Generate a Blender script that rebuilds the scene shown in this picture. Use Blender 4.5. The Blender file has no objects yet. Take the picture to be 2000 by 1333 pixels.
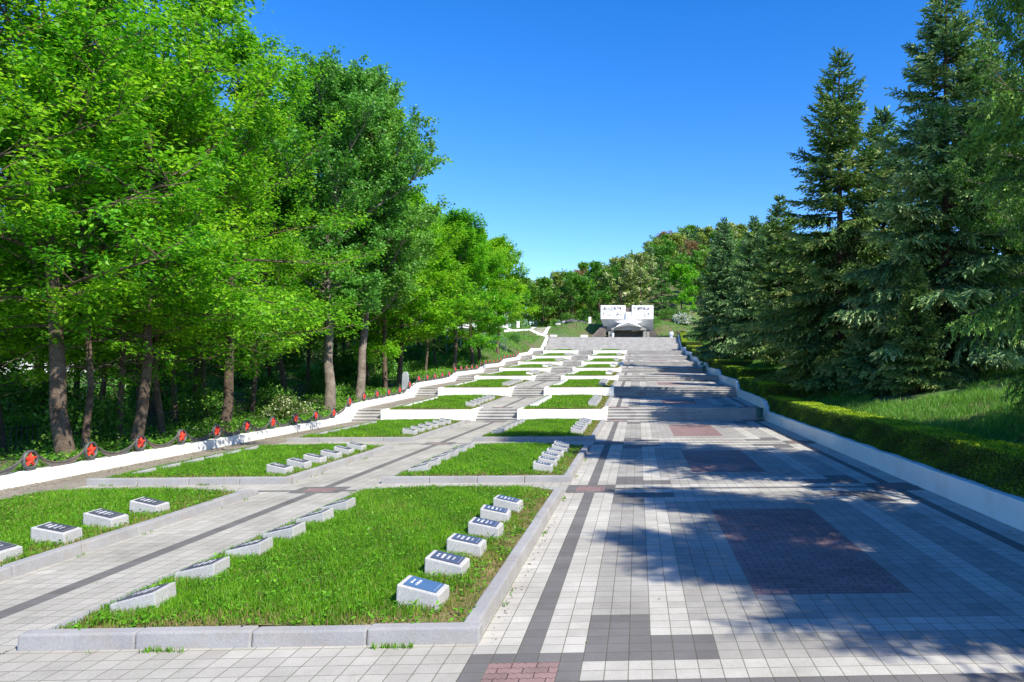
import bpy, bmesh, math, random
import numpy as np
from mathutils import Vector, Matrix

# ---------------------------------------------------------------- camera, sky, sun, exposure
SC = bpy.context.scene
COL = SC.collection
PI = math.pi
FPX, CAMZ, YAW = 1450.0, 2.5, math.radians(2.5)
CX, CY = 1246.0 + FPX * math.tan(YAW), 706.0            # principal point in photograph pixels (2000 x 1333)

cam_data = bpy.data.cameras.new("camera")
cam = bpy.data.objects.new("camera", cam_data)
COL.objects.link(cam)
cam.location = (0, 0, CAMZ)
cam.rotation_euler = (PI / 2, 0, -YAW)
cam_data.sensor_width = 36
cam_data.lens = FPX / 2000 * 36
cam_data.shift_x = (1000 - CX) / 2000
cam_data.shift_y = (CY - 666.5) / 2000
cam_data.clip_start = 0.1
cam_data.clip_end = 2000
SC.camera = cam

SUN_EL = math.radians(46.5)
SUN_H = Vector((0.76, -0.65, 0)).normalized()           # where the sun stands, seen from above
SUN_DIR = Vector((SUN_H.x * math.cos(SUN_EL), SUN_H.y * math.cos(SUN_EL), math.sin(SUN_EL)))
world = bpy.data.worlds.new("World")
SC.world = world
world.use_nodes = True
wn = world.node_tree.nodes
sky = wn.new("ShaderNodeTexSky")
sky.sky_type = 'NISHITA'
sky.sun_disc = False
sky.sun_elevation = SUN_EL
sky.sun_rotation = math.atan2(SUN_H.x, SUN_H.y)
sky.altitude = 600
sky.air_density = 1.0
sky.dust_density = 0.5
sky.ozone_density = 4.0
hsv = wn.new("ShaderNodeHueSaturation")
hsv.inputs["Saturation"].default_value = 1.36
hsv.inputs["Hue"].default_value = 0.511
world.node_tree.links.new(sky.outputs[0], hsv.inputs["Color"])
world.node_tree.links.new(hsv.outputs[0], wn["Background"].inputs[0])
wn["Background"].inputs[1].default_value = 0.15

sun_data = bpy.data.lights.new("sun", 'SUN')
sun_data.energy = 4.7
sun_data.angle = math.radians(0.5)
sun_data.color = (1.0, 0.935, 0.81)
sun = bpy.data.objects.new("sun", sun_data)
COL.objects.link(sun)
sun.rotation_euler = SUN_DIR.to_track_quat('Z', 'Y').to_euler()

SC.view_settings.view_transform = 'Standard'
SC.view_settings.look = 'None'
SC.view_settings.exposure = 0.80
SC.view_settings.gamma = 1.0

# ---------------------------------------------------------------- helpers
rng = np.random.default_rng(7)
random.seed(7)


def at(px, depth, py=None):
    """World X, Y (and z) of a photograph pixel at a distance along the promenade axis."""
    k = (px - CX) / FPX
    X = depth * math.tan(YAW + math.atan(k))
    d = X * math.sin(YAW) + depth * math.cos(YAW)
    if py is None:
        return X, depth
    return X, depth, CAMZ - (py - CY) / FPX * d


def tag(o, label=None, cat=None, group=None, kind=None):
    for k, v in (("label", label), ("category", cat), ("group", group), ("kind", kind)):
        if v:
            o[k] = v
    return o


def empty(name, loc=(0, 0, 0), rz=0.0, parent=None):
    o = bpy.data.objects.new(name, None)
    o.empty_display_size = 0.2
    o.location = loc
    o.rotation_euler = (0, 0, rz)
    o.parent = parent
    COL.objects.link(o)
    return o


def link(name, me, parent=None):
    o = bpy.data.objects.new(name, me)
    o.parent = parent
    COL.objects.link(o)
    return o


def copy_tree(o, parent=None):
    c = o.copy()
    COL.objects.link(c)
    c.parent = parent
    for ch in list(o.children):
        copy_tree(ch, c)
    return c


def np_mesh(name, V, Q, mat, tint=None, smooth=False, uv=None, color=None, midx=None):
    """Mesh from numpy vertices (N,3) and faces (M,k)."""
    V = np.ascontiguousarray(V, dtype=np.float32)
    Q = np.ascontiguousarray(Q, dtype=np.int32)
    me = bpy.data.meshes.new(name)
    m, k = Q.shape
    me.vertices.add(len(V))
    me.vertices.foreach_set("co", V.ravel())
    me.loops.add(m * k)
    me.loops.foreach_set("vertex_index", Q.ravel())
    me.polygons.add(m)
    me.polygons.foreach_set("loop_start", np.arange(m, dtype=np.int32) * k)
    if smooth:
        me.polygons.foreach_set("use_smooth", np.ones(m, dtype=bool))
    for mm in (mat if isinstance(mat, (list, tuple)) else [mat]):
        me.materials.append(mm)
    if midx is not None:
        me.polygons.foreach_set("material_index", np.ascontiguousarray(midx, dtype=np.int32))
    if tint is not None:
        a = me.attributes.new("tint", 'FLOAT', 'FACE')
        a.data.foreach_set("value", np.ascontiguousarray(tint, dtype=np.float32))
    if color is not None:
        a = me.attributes.new("tone", 'FLOAT_COLOR', 'FACE')
        c4 = np.ones((m, 4), dtype=np.float32)
        c4[:, :3] = color
        a.data.foreach_set("color", c4.ravel())
    if uv is not None:
        l = me.uv_layers.new(name="UVMap")
        l.data.foreach_set("uv", np.ascontiguousarray(uv, dtype=np.float32).ravel())
    me.update(calc_edges=True)
    return me


class MB:
    """Collects boxes, prisms, tubes and lathes; build() makes ONE mesh object of them."""

    def __init__(self):
        self.v, self.f = [], []

    def add(self, vs, fs):
        n = len(self.v)
        self.v += [tuple(p) for p in vs]
        self.f += [tuple(i + n for i in f) for f in fs]
        return self

    def box(self, x0, x1, y0, y1, z0, z1):
        vs = [(x0, y0, z0), (x1, y0, z0), (x1, y1, z0), (x0, y1, z0), (x0, y0, z1), (x1, y0, z1), (x1, y1, z1), (x0, y1, z1)]
        return self.add(vs, [(3, 2, 1, 0), (4, 5, 6, 7), (0, 1, 5, 4), (1, 2, 6, 5), (2, 3, 7, 6), (3, 0, 4, 7)])

    def hexa(self, vs):
        return self.add(vs, [(3, 2, 1, 0), (4, 5, 6, 7), (0, 1, 5, 4), (1, 2, 6, 5), (2, 3, 7, 6), (3, 0, 4, 7)])

    def prism(self, poly, a, b, axis='x'):
        """poly: 2D points; axis x: (y,z) profile swept in x; y: (x,z) swept in y; z: (x,y) swept in z."""
        n = len(poly)
        mk = {'x': lambda p, t: (t, p[0], p[1]), 'y': lambda p, t: (p[0], t, p[1]), 'z': lambda p, t: (p[0], p[1], t)}[axis]
        vs = [mk(p, a) for p in poly] + [mk(p, b) for p in poly]
        fs = [tuple(range(n - 1, -1, -1)), tuple(range(n, 2 * n))] + [(i, (i + 1) % n, n + (i + 1) % n, n + i) for i in range(n)]
        return self.add(vs, fs)

    def tube(self, pts, rad, sides=6, cap=True):
        pts = [Vector(p) for p in pts]
        rad = rad if isinstance(rad, (list, tuple, np.ndarray)) else [rad] * len(pts)
        vs, fs = [], []
        for i, p in enumerate(pts):
            d = (pts[min(i + 1, len(pts) - 1)] - pts[max(i - 1, 0)]).normalized()
            ref = Vector((1, 0, 0)) if abs(d.x) < 0.8 else Vector((0, 1, 0))
            u = d.cross(ref).normalized()
            w = d.cross(u)
            for k in range(sides):
                a = 2 * PI * k / sides
                vs.append(p + (u * math.cos(a) + w * math.sin(a)) * rad[i])
        for i in range(len(pts) - 1):
            for k in range(sides):
                k2 = (k + 1) % sides
                fs.append((i * sides + k, i * sides + k2, (i + 1) * sides + k2, (i + 1) * sides + k))
        if cap:
            fs.append(tuple(range(sides - 1, -1, -1)))
            fs.append(tuple((len(pts) - 1) * sides + k for k in range(sides)))
        return self.add(vs, fs)

    def lathe(self, prof, sides=20, c=(0, 0)):
        vs, fs = [], []
        for r, z in prof:
            for k in range(sides):
                a = 2 * PI * k / sides
                vs.append((c[0] + r * math.cos(a), c[1] + r * math.sin(a), z))
        for i in range(len(prof) - 1):
            for k in range(sides):
                k2 = (k + 1) % sides
                fs.append((i * sides + k, i * sides + k2, (i + 1) * sides + k2, (i + 1) * sides + k))
        fs.append(tuple(range(sides - 1, -1, -1)))
        fs.append(tuple((len(prof) - 1) * sides + k for k in range(sides)))
        return self.add(vs, fs)

    def mesh(self, name, mat, bevel=0.0, smooth=False):
        me = bpy.data.meshes.new(name)
        me.from_pydata(self.v, [], self.f)
        bm = bmesh.new()
        bm.from_mesh(me)
        bmesh.ops.recalc_face_normals(bm, faces=bm.faces)
        if bevel > 0:
            es = [e for e in bm.edges if len(e.link_faces) == 2 and e.calc_face_angle(0) > 0.35]
            bmesh.ops.bevel(bm, geom=es, offset=bevel, segments=2, affect='EDGES', profile=0.6, clamp_overlap=True)
        bm.to_mesh(me)
        bm.free()
        me.materials.append(mat)
        if smooth:
            me.polygons.foreach_set("use_smooth", [True] * len(me.polygons))
        return me

    def build(self, name, mat, parent=None, bevel=0.0, smooth=False):
        return link(name, self.mesh(name, mat, bevel, smooth), parent)


# ---------------------------------------------------------------- materials
def new_mat(name):
    m = bpy.data.materials.new(name)
    m.use_nodes = True
    nt = m.node_tree
    return m, nt, nt.nodes["Principled BSDF"]


def node(nt, kind, **kw):
    n = nt.nodes.new(kind)
    for k, v in kw.items():
        setattr(n, k, v)
    return n


def mixc(nt, fac, a, b, mode='MIX'):
    n = node(nt, "ShaderNodeMix", data_type='RGBA', blend_type=mode)
    for s, v in ((0, fac), (6, a), (7, b)):
        if hasattr(v, "links"):
            nt.links.new(v, n.inputs[s])
        else:
            n.inputs[s].default_value = v if s == 0 else (*v, 1)
    return n.outputs[2]


def math_n(nt, op, a, b=0.0, clamp=False):
    n = node(nt, "ShaderNodeMath", operation=op, use_clamp=clamp)
    for s, v in ((0, a), (1, b)):
        if hasattr(v, "links"):
            nt.links.new(v, n.inputs[s])
        else:
            n.inputs[s].default_value = v
    return n.outputs[0]


def noise(nt, vec, scale, detail=4.0, rough=0.6):
    n = node(nt, "ShaderNodeTexNoise")
    n.inputs["Scale"].default_value = scale
    n.inputs["Detail"].default_value = detail
    n.inputs["Roughness"].default_value = rough
    nt.links.new(vec, n.inputs["Vector"])
    return n.outputs["Fac"]


def ramp(nt, fac, stops):
    r = node(nt, "ShaderNodeValToRGB")
    el = r.color_ramp.elements
    while len(el) < len(stops):
        el.new(0.5)
    for e, (p, c) in zip(el, stops):
        e.position = p
        e.color = (*c, 1) if len(c) == 3 else c
    nt.links.new(fac, r.inputs[0])
    return r.outputs[0]


def position(nt):
    return node(nt, "ShaderNodeNewGeometry").outputs["Position"]


def bump(nt, bsdf, h, strength=0.3, dist=0.02):
    b = node(nt, "ShaderNodeBump")
    b.inputs["Strength"].default_value = strength
    b.inputs["Distance"].default_value = dist
    nt.links.new(h, b.inputs["Height"])
    nt.links.new(b.outputs[0], bsdf.inputs["Normal"])


def rough_mat(name, c1, c2, scale=3.0, fine=60.0, rough=0.85, bstr=0.25, bdist=0.01, speck=None, speck_scale=90.0, stain=None, stain_scale=1.3, spec=0.3, metal=0.0):
    m, nt, b = new_mat(name)
    pos = position(nt)
    n1 = noise(nt, pos, scale)
    col = ramp(nt, n1, [(0.3, c1), (0.7, c2)])
    nf = noise(nt, pos, fine, 3, 0.7)
    col = mixc(nt, 0.22, col, ramp(nt, nf, [(0.25, (0.15, 0.15, 0.15)), (0.75, (0.85, 0.85, 0.85))]), 'OVERLAY')
    if stain:
        st = ramp(nt, noise(nt, pos, stain_scale, 6, 0.7), [(0.5, (0, 0, 0)), (0.68, (1, 1, 1))])
        col = mixc(nt, math_n(nt, 'MULTIPLY', st, 0.55), col, stain)
    if speck:
        v = node(nt, "ShaderNodeTexVoronoi")
        v.inputs["Scale"].default_value = speck_scale
        nt.links.new(pos, v.inputs["Vector"])
        sp = ramp(nt, v.outputs["Color"], [(0.45, (0, 0, 0)), (0.6, (1, 1, 1))])
        col = mixc(nt, math_n(nt, 'MULTIPLY', sp, 0.45), col, speck)
    nt.links.new(col, b.inputs["Base Color"])
    b.inputs["Roughness"].default_value = rough
    b.inputs["Specular IOR Level"].default_value = spec
    b.inputs["Metallic"].default_value = metal
    bump(nt, b, nf, bstr, bdist)
    return m


def foliage_mat(name, stops, trans=0.35, rough=0.5, spec=0.35, vary=0.25):
    """Leaf colour from each leaf's own tint, a little different from plant to plant, with light coming through."""
    m, nt, b = new_mat(name)
    at_ = node(nt, "ShaderNodeAttribute", attribute_name="tint")
    col = ramp(nt, at_.outputs["Fac"], stops)
    oi = node(nt, "ShaderNodeObjectInfo")
    hs = node(nt, "ShaderNodeHueSaturation")
    nt.links.new(col, hs.inputs["Color"])
    nt.links.new(math_n(nt, 'ADD', math_n(nt, 'MULTIPLY', oi.outputs["Random"], vary), 1 - vary / 2), hs.inputs["Value"])
    nt.links.new(math_n(nt, 'ADD', math_n(nt, 'MULTIPLY', oi.outputs["Random"], -0.03), 0.515), hs.inputs["Hue"])
    nt.links.new(hs.outputs[0], b.inputs["Base Color"])
    b.inputs["Roughness"].default_value = rough
    b.inputs["Specular IOR Level"].default_value = spec
    if trans > 0:
        t = node(nt, "ShaderNodeBsdfTranslucent")
        c2 = mixc(nt, 1.0, hs.outputs[0], (1.0, 1.0, 0.55), 'MULTIPLY')
        c3 = mixc(nt, 1.0, c2, (1.5, 1.5, 1.5), 'MULTIPLY')
        nt.links.new(c3, t.inputs[0])
        mx = node(nt, "ShaderNodeMixShader")
        mx.inputs[0].default_value = trans
        nt.links.new(b.outputs[0], mx.inputs[1])
        nt.links.new(t.outputs[0], mx.inputs[2])
        nt.links.new(mx.outputs[0], nt.nodes["Material Output"].inputs[0])
    return m


MT = {}
MT['white_paint'] = rough_mat("white_paint", (0.80, 0.79, 0.76), (0.86, 0.85, 0.83), 1.5, 40, 0.8, 0.2, 0.01, stain=(0.66, 0.63, 0.57), stain_scale=0.9)
MT['old_white'] = rough_mat("old_whitewash", (0.70, 0.69, 0.66), (0.80, 0.79, 0.76), 1.2, 22, 0.85, 0.5, 0.02, stain=(0.50, 0.46, 0.40), stain_scale=1.7)
MT['kerb'] = rough_mat("kerb_concrete", (0.26, 0.258, 0.262), (0.345, 0.34, 0.335), 1.6, 50, 0.9, 0.3, 0.01, stain=(0.27, 0.235, 0.19), stain_scale=2.2)
MT['marker'] = rough_mat("marker_stone", (0.40, 0.40, 0.395), (0.50, 0.495, 0.485), 3, 90, 0.85, 0.4, 0.006, speck=(0.26, 0.26, 0.27), speck_scale=110)
MT['marker_white'] = rough_mat("whitewashed_stone", (0.74, 0.73, 0.71), (0.82, 0.81, 0.79), 3, 90, 0.85, 0.4, 0.006, speck=(0.5, 0.5, 0.5), speck_scale=110)
MT['plaque'] = rough_mat("dark_plaque", (0.055, 0.058, 0.085), (0.075, 0.08, 0.11), 2, 30, 0.28, 0.03, 0.002, spec=0.6)
MT['plaque_sky_tint'] = rough_mat("sky_tinted_plaque", (0.05, 0.105, 0.20), (0.075, 0.14, 0.25), 2, 120, 0.3, 0.03, 0.002, spec=0.6)  # dark plaque with the sky's reflection painted into its base colour
MT['letter'] = rough_mat("plaque_lettering", (0.62, 0.63, 0.66), (0.70, 0.70, 0.73), 3, 60, 0.6, 0.05, 0.002)
MT['step'] = rough_mat("step_stone", (0.34, 0.33, 0.315), (0.45, 0.435, 0.415), 1.2, 40, 0.9, 0.35, 0.012, stain=(0.20, 0.18, 0.15), stain_scale=1.6)
MT['ring'] = rough_mat("blackened_metal", (0.045, 0.047, 0.05), (0.10, 0.104, 0.108), 6, 60, 0.55, 0.15, 0.004, spec=0.5)
MT['swag'] = rough_mat("grey_painted_metal", (0.07, 0.068, 0.066), (0.13, 0.125, 0.12), 5, 60, 0.65, 0.15, 0.004, stain=(0.20, 0.13, 0.08))
MT['red'] = rough_mat("red_enamel", (0.62, 0.032, 0.012), (0.74, 0.05, 0.02), 5, 60, 0.45, 0.05, 0.003, spec=0.4)
MT['bin'] = rough_mat("green_bin_paint", (0.012, 0.10, 0.085), (0.02, 0.14, 0.11), 5, 60, 0.45, 0.1, 0.003, spec=0.5)
MT['soil'] = rough_mat("bed_soil", (0.10, 0.12, 0.03), (0.26, 0.19, 0.10), 2.2, 30, 0.95, 0.6, 0.03)
MT['mon_white'] = rough_mat("monument_whitewash", (0.78, 0.775, 0.76), (0.86, 0.855, 0.84), 0.6, 12, 0.8, 0.25, 0.03)
MT['soffit'] = rough_mat("shade_grey_soffit", (0.52, 0.52, 0.52), (0.64, 0.635, 0.63), 0.7, 12, 0.85, 0.25, 0.03)  # whitewash greyed down: the underside's shade is put into the colour
MT['granite'] = rough_mat("dark_granite", (0.10, 0.085, 0.075), (0.17, 0.14, 0.12), 0.8, 8, 0.6, 0.1, 0.01, speck=(0.05, 0.045, 0.05), speck_scale=6)
MT['concrete'] = rough_mat("column_concrete", (0.27, 0.255, 0.23), (0.36, 0.34, 0.31), 1.2, 20, 0.85, 0.2, 0.01)
MT['relief'] = rough_mat("relief_dark_bronze", (0.10, 0.09, 0.10), (0.16, 0.15, 0.16), 2, 20, 0.6, 0.1, 0.01)
MT['rock'] = rough_mat("dark_rock", (0.05, 0.05, 0.06), (0.14, 0.13, 0.13), 1.5, 9, 0.9, 0.8, 0.08)
MT['bark'] = rough_mat("grey_brown_bark", (0.07, 0.048, 0.034), (0.19, 0.14, 0.105), 5, 26, 0.95, 1.0, 0.05)
MT['bark_light'] = rough_mat("pale_poplar_bark", (0.13, 0.105, 0.085), (0.34, 0.285, 0.24), 3, 22, 0.95, 1.0, 0.05)
MT['bark_dark'] = rough_mat("dark_spruce_bark", (0.055, 0.04, 0.03), (0.13, 0.095, 0.075), 4, 22, 0.95, 0.8, 0.04)
MT['twig'] = MT['bark']
MT['urn'] = rough_mat("urn_white", (0.66, 0.70, 0.78), (0.74, 0.77, 0.82), 3, 40, 0.6, 0.1, 0.005)
MT['iron'] = rough_mat("iron_railing", (0.02, 0.025, 0.025), (0.05, 0.055, 0.05), 5, 60, 0.6, 0.1, 0.003)
MT['rail_white'] = rough_mat("pale_railing", (0.55, 0.58, 0.62), (0.68, 0.70, 0.73), 5, 60, 0.5, 0.1, 0.003)
MT['stele'] = rough_mat("grey_stele", (0.30, 0.33, 0.38), (0.42, 0.44, 0.48), 2, 40, 0.7, 0.1, 0.01)
MT['path'] = rough_mat("worn_path", (0.33, 0.27, 0.24), (0.42, 0.35, 0.31), 1.2, 30, 0.9, 0.3, 0.02)
MT['house'] = rough_mat("house_plaster", (0.62, 0.64, 0.66), (0.72, 0.73, 0.74), 0.8, 20, 0.85, 0.15, 0.01)
MT['roof'] = rough_mat("grey_blue_roof", (0.16, 0.20, 0.27), (0.24, 0.28, 0.36), 0.8, 20, 0.6, 0.15, 0.02)
MT['glass'] = rough_mat("dark_window", (0.02, 0.03, 0.04), (0.04, 0.05, 0.07), 1, 5, 0.15, 0.0, 0.001, spec=0.6)
MT['leaf'] = foliage_mat("ash_leaf", [(0.0, (0.04, 0.17, 0.008)), (0.5, (0.15, 0.40, 0.014)), (1.0, (0.35, 0.60, 0.035))], 0.48)
MT['poplar'] = foliage_mat("poplar_leaf", [(0.0, (0.035, 0.13, 0.016)), (0.5, (0.085, 0.28, 0.032)), (1.0, (0.19, 0.44, 0.075))], 0.35, 0.5, 0.4)
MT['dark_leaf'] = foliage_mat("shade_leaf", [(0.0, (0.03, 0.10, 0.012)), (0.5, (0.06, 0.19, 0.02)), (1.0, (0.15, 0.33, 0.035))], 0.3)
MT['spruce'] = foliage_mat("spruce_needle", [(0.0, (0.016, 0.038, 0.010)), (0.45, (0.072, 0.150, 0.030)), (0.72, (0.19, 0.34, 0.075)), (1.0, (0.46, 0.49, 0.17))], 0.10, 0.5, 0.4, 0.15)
MT['spruce_blue'] = foliage_mat("blue_spruce_needle", [(0.0, (0.014, 0.040, 0.014)), (0.45, (0.076, 0.170, 0.056)), (0.72, (0.21, 0.39, 0.14)), (1.0, (0.48, 0.56, 0.25))], 0.10, 0.5, 0.4, 0.15)
MT['spruce_fresh'] = foliage_mat("fresh_spruce_needle", [(0.0, (0.014, 0.042, 0.009)), (0.5, (0.050, 0.150, 0.024)), (1.0, (0.22, 0.44, 0.07))], 0.1, 0.5, 0.35)
MT['birch'] = foliage_mat("birch_leaf", [(0.0, (0.04, 0.12, 0.015)), (0.6, (0.09, 0.22, 0.03)), (1.0, (0.17, 0.32, 0.05))], 0.4)
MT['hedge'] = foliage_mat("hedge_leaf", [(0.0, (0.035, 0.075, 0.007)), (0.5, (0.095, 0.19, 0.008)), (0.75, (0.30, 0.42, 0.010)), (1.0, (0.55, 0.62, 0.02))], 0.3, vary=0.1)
MT['bloom'] = foliage_mat("blossom_tree_leaf", [(0.0, (0.07, 0.14, 0.02)), (0.5, (0.16, 0.26, 0.045)), (0.62, (0.24, 0.33, 0.08)), (0.7, (0.58, 0.60, 0.36)), (1.0, (0.76, 0.76, 0.56))], 0.3)
MT['whitebush'] = foliage_mat("white_blossom", [(0.0, (0.05, 0.12, 0.03)), (0.35, (0.10, 0.2, 0.05)), (0.45, (0.62, 0.66, 0.64)), (1.0, (0.78, 0.80, 0.78))], 0.3)
MT['hill_leaf'] = foliage_mat("hill_leaf", [(0.0, (0.05, 0.14, 0.015)), (0.5, (0.10, 0.27, 0.025)), (1.0, (0.22, 0.42, 0.05))], 0.35)
MT['olive'] = foliage_mat("olive_leaf", [(0.0, (0.08, 0.14, 0.02)), (0.5, (0.19, 0.29, 0.045)), (1.0, (0.34, 0.42, 0.11))], 0.25)
MT['rust'] = foliage_mat("budding_leaf", [(0.0, (0.14, 0.085, 0.04)), (0.6, (0.28, 0.18, 0.085)), (1.0, (0.34, 0.31, 0.13))], 0.25)
MT['grass'] = foliage_mat("grass_blade", [(0.0, (0.36, 0.26, 0.12)), (0.16, (0.24, 0.21, 0.06)), (0.28, (0.05, 0.155, 0.010)), (0.7, (0.135, 0.36, 0.012)), (1.0, (0.25, 0.50, 0.03))], 0.35, vary=0.0)
MT['bankgrass'] = foliage_mat("bank_grass", [(0.0, (0.24, 0.18, 0.08)), (0.25, (0.06, 0.18, 0.02)), (0.7, (0.12, 0.32, 0.04)), (1.0, (0.26, 0.48, 0.10))], 0.35, vary=0.0)
MT['under'] = foliage_mat("undergrowth_leaf", [(0.0, (0.04, 0.14, 0.014)), (0.5, (0.09, 0.27, 0.025)), (0.93, (0.22, 0.45, 0.045)), (1.0, (0.5, 0.55, 0.42))], 0.35, vary=0.0)

# ---------------------------------------------------------------- levels of the place
WALLS = [33.8, 43.3, 52.8, 62.2, 71.8, 81.3, 90.8]
BASE = [-0.20, 0.44, 1.10, 1.556, 2.07, 2.67, 3.33]
TOPS = [0.31, 0.965, 1.46, 1.94, 2.45, 3.09, 3.815]
RUN = 1.0                                              # depth of each flight
PY = [-30.0] + [v for w in WALLS for v in (w, w + RUN)] + [100.0, 106.5, 125.0]
PZ = [0.18] + [v for b, t in zip(BASE, TOPS) for v in (b, t)] + [3.95, 5.92, 5.95]
SY = [-30.0] + WALLS + [100.0, 106.5, 125.0]
SZ = [0.18] + BASE + [3.95, 5.92, 5.95]
XL, XR = -12.8, 5.8                                    # faces of the left and right boundary walls
LB, CB = (-11.5, -7.33), (-5.44, -1.42)                  # left and centre rows of beds


def P(y):
    return np.interp(y, PY, PZ)


def sm(a, b, x):
    t = np.clip((x - a) / (b - a), 0, 1)
    return t * t * (3 - 2 * t)


def lump(x, y):
    return 0.5 * np.sin(x * 0.71 + 1.3) * np.sin(y * 0.53 + 0.4) + 0.3 * np.sin(x * 1.7 + y * 1.1) + 0.2 * np.sin(x * 3.1 - y * 2.3 + 2)


def ground(x, y):
    """Height of the natural ground at x, y (arrays)."""
    x = np.asarray(x, dtype=float)
    y = np.asarray(y, dtype=float)
    p = np.interp(y, SY, SZ)
    left = p + 0.16 + 0.08 * lump(x, y) + sm(62, 84, y) * np.clip((-x - 13.15) * 0.75, 0, 1.5) * sm(120, 100, y)
    left = left + sm(88, 104, y) * np.clip(5.9 - left, 0, 9) - 0.02 * np.clip(-x - 22, 0, 60) * sm(60, 30, y)
    right = p + 0.62 + 0.24 * np.clip(x - 6.6, 0, 9) + 0.07 * np.clip(x - 15.6, 0, 60) + 0.10 * lump(x, y)
    mid = np.where(y < 106.5, p - 0.7, p - 0.03)
    h = np.where(x < XL - 0.2, left, np.where(x > XR + 0.2, right, mid))
    slope = np.clip(0.14 + 0.014 * (x + 6), 0.03, 0.42)
    hill = 5.93 + 38 * (1 - np.exp(-np.clip(y - 119, 0, 400) * slope / 36)) + 0.135 * np.clip(y - 106, 0, 14) * sm(-7.5, -12.5, x) + 0.5 * lump(x * 0.2, y * 0.2) * sm(119, 140, y)
    berm = 2.25 * sm(-15.0, -8.2, x) * sm(12.5, 5.0, x) * sm(111.3, 114.6, y)
    berm = berm * np.where((x > -4.9) & (x < 2.1) & (y < 116), 0, 1)
    far = sm(104, 112, y)
    h = np.where(y > 106.5, h * (1 - far) + hill * far, h)
    return np.maximum(h, hill * sm(118, 122, y) - 5 * (1 - sm(118, 122, y))) + berm


def gz(x, y):
    return float(ground(x, y))

# ---------------------------------------------------------------- terrain
def build_terrain():
    xs = np.concatenate([np.array([-300, -220, -160, -120, -95]), np.arange(-80, -20, 3.0), np.arange(-20, -13.2, 0.7), [-13.02, -12.98], np.arange(-11.5, 5.6, 1.1),
                         [5.98, 6.02], np.arange(6.6, 18, 0.7), np.arange(18.5, 80, 3.0), np.array([95, 120, 160, 220, 300])])
    ys = np.concatenate([np.arange(-60, -4, 6.0), np.arange(-4, 106, 1.0), np.arange(106, 122, 0.5), np.arange(122, 180, 3.0), np.arange(180, 460, 14.0)])
    X, Y = np.meshgrid(xs, ys)
    Z = ground(X, Y)
    V = np.stack([X, Y, Z], -1).reshape(-1, 3)
    nx, ny = len(xs), len(ys)
    i = (np.arange(ny - 1)[:, None] * nx + np.arange(nx - 1)[None, :]).ravel()
    Q = np.stack([i, i + 1, i + 1 + nx, i + nx], -1)
    m, nt, b = new_mat("bare_ground")
    pos = position(nt)
    c = ramp(nt, noise(nt, pos, 0.35, 6, 0.65), [(0.36, (0.055, 0.12, 0.022)), (0.5, (0.09, 0.13, 0.035)), (0.62, (0.13, 0.095, 0.055))])
    f = noise(nt, pos, 9, 5, 0.7)
    c = mixc(nt, 0.5, c, ramp(nt, f, [(0.3, (0.2, 0.2, 0.2)), (0.7, (0.8, 0.8, 0.8))]), 'OVERLAY')
    nt.links.new(c, b.inputs["Base Color"])
    b.inputs["Roughness"].default_value = 0.95
    bump(nt, b, f, 0.8, 0.08)
    tag(link("terrain", np_mesh("terrain", V, Q, m, smooth=True)), kind='structure')


build_terrain()

# ---------------------------------------------------------------- paving: one face per paver
T = 0.194
COLS = {'white': (0.405, 0.388, 0.345), 'grey': (0.297, 0.285, 0.257), 'dark': (0.138, 0.132, 0.128), 'path': (0.354, 0.338, 0.298),
        'walk': (0.235, 0.208, 0.175), 'red': (0.245, 0.165, 0.155)}


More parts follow.
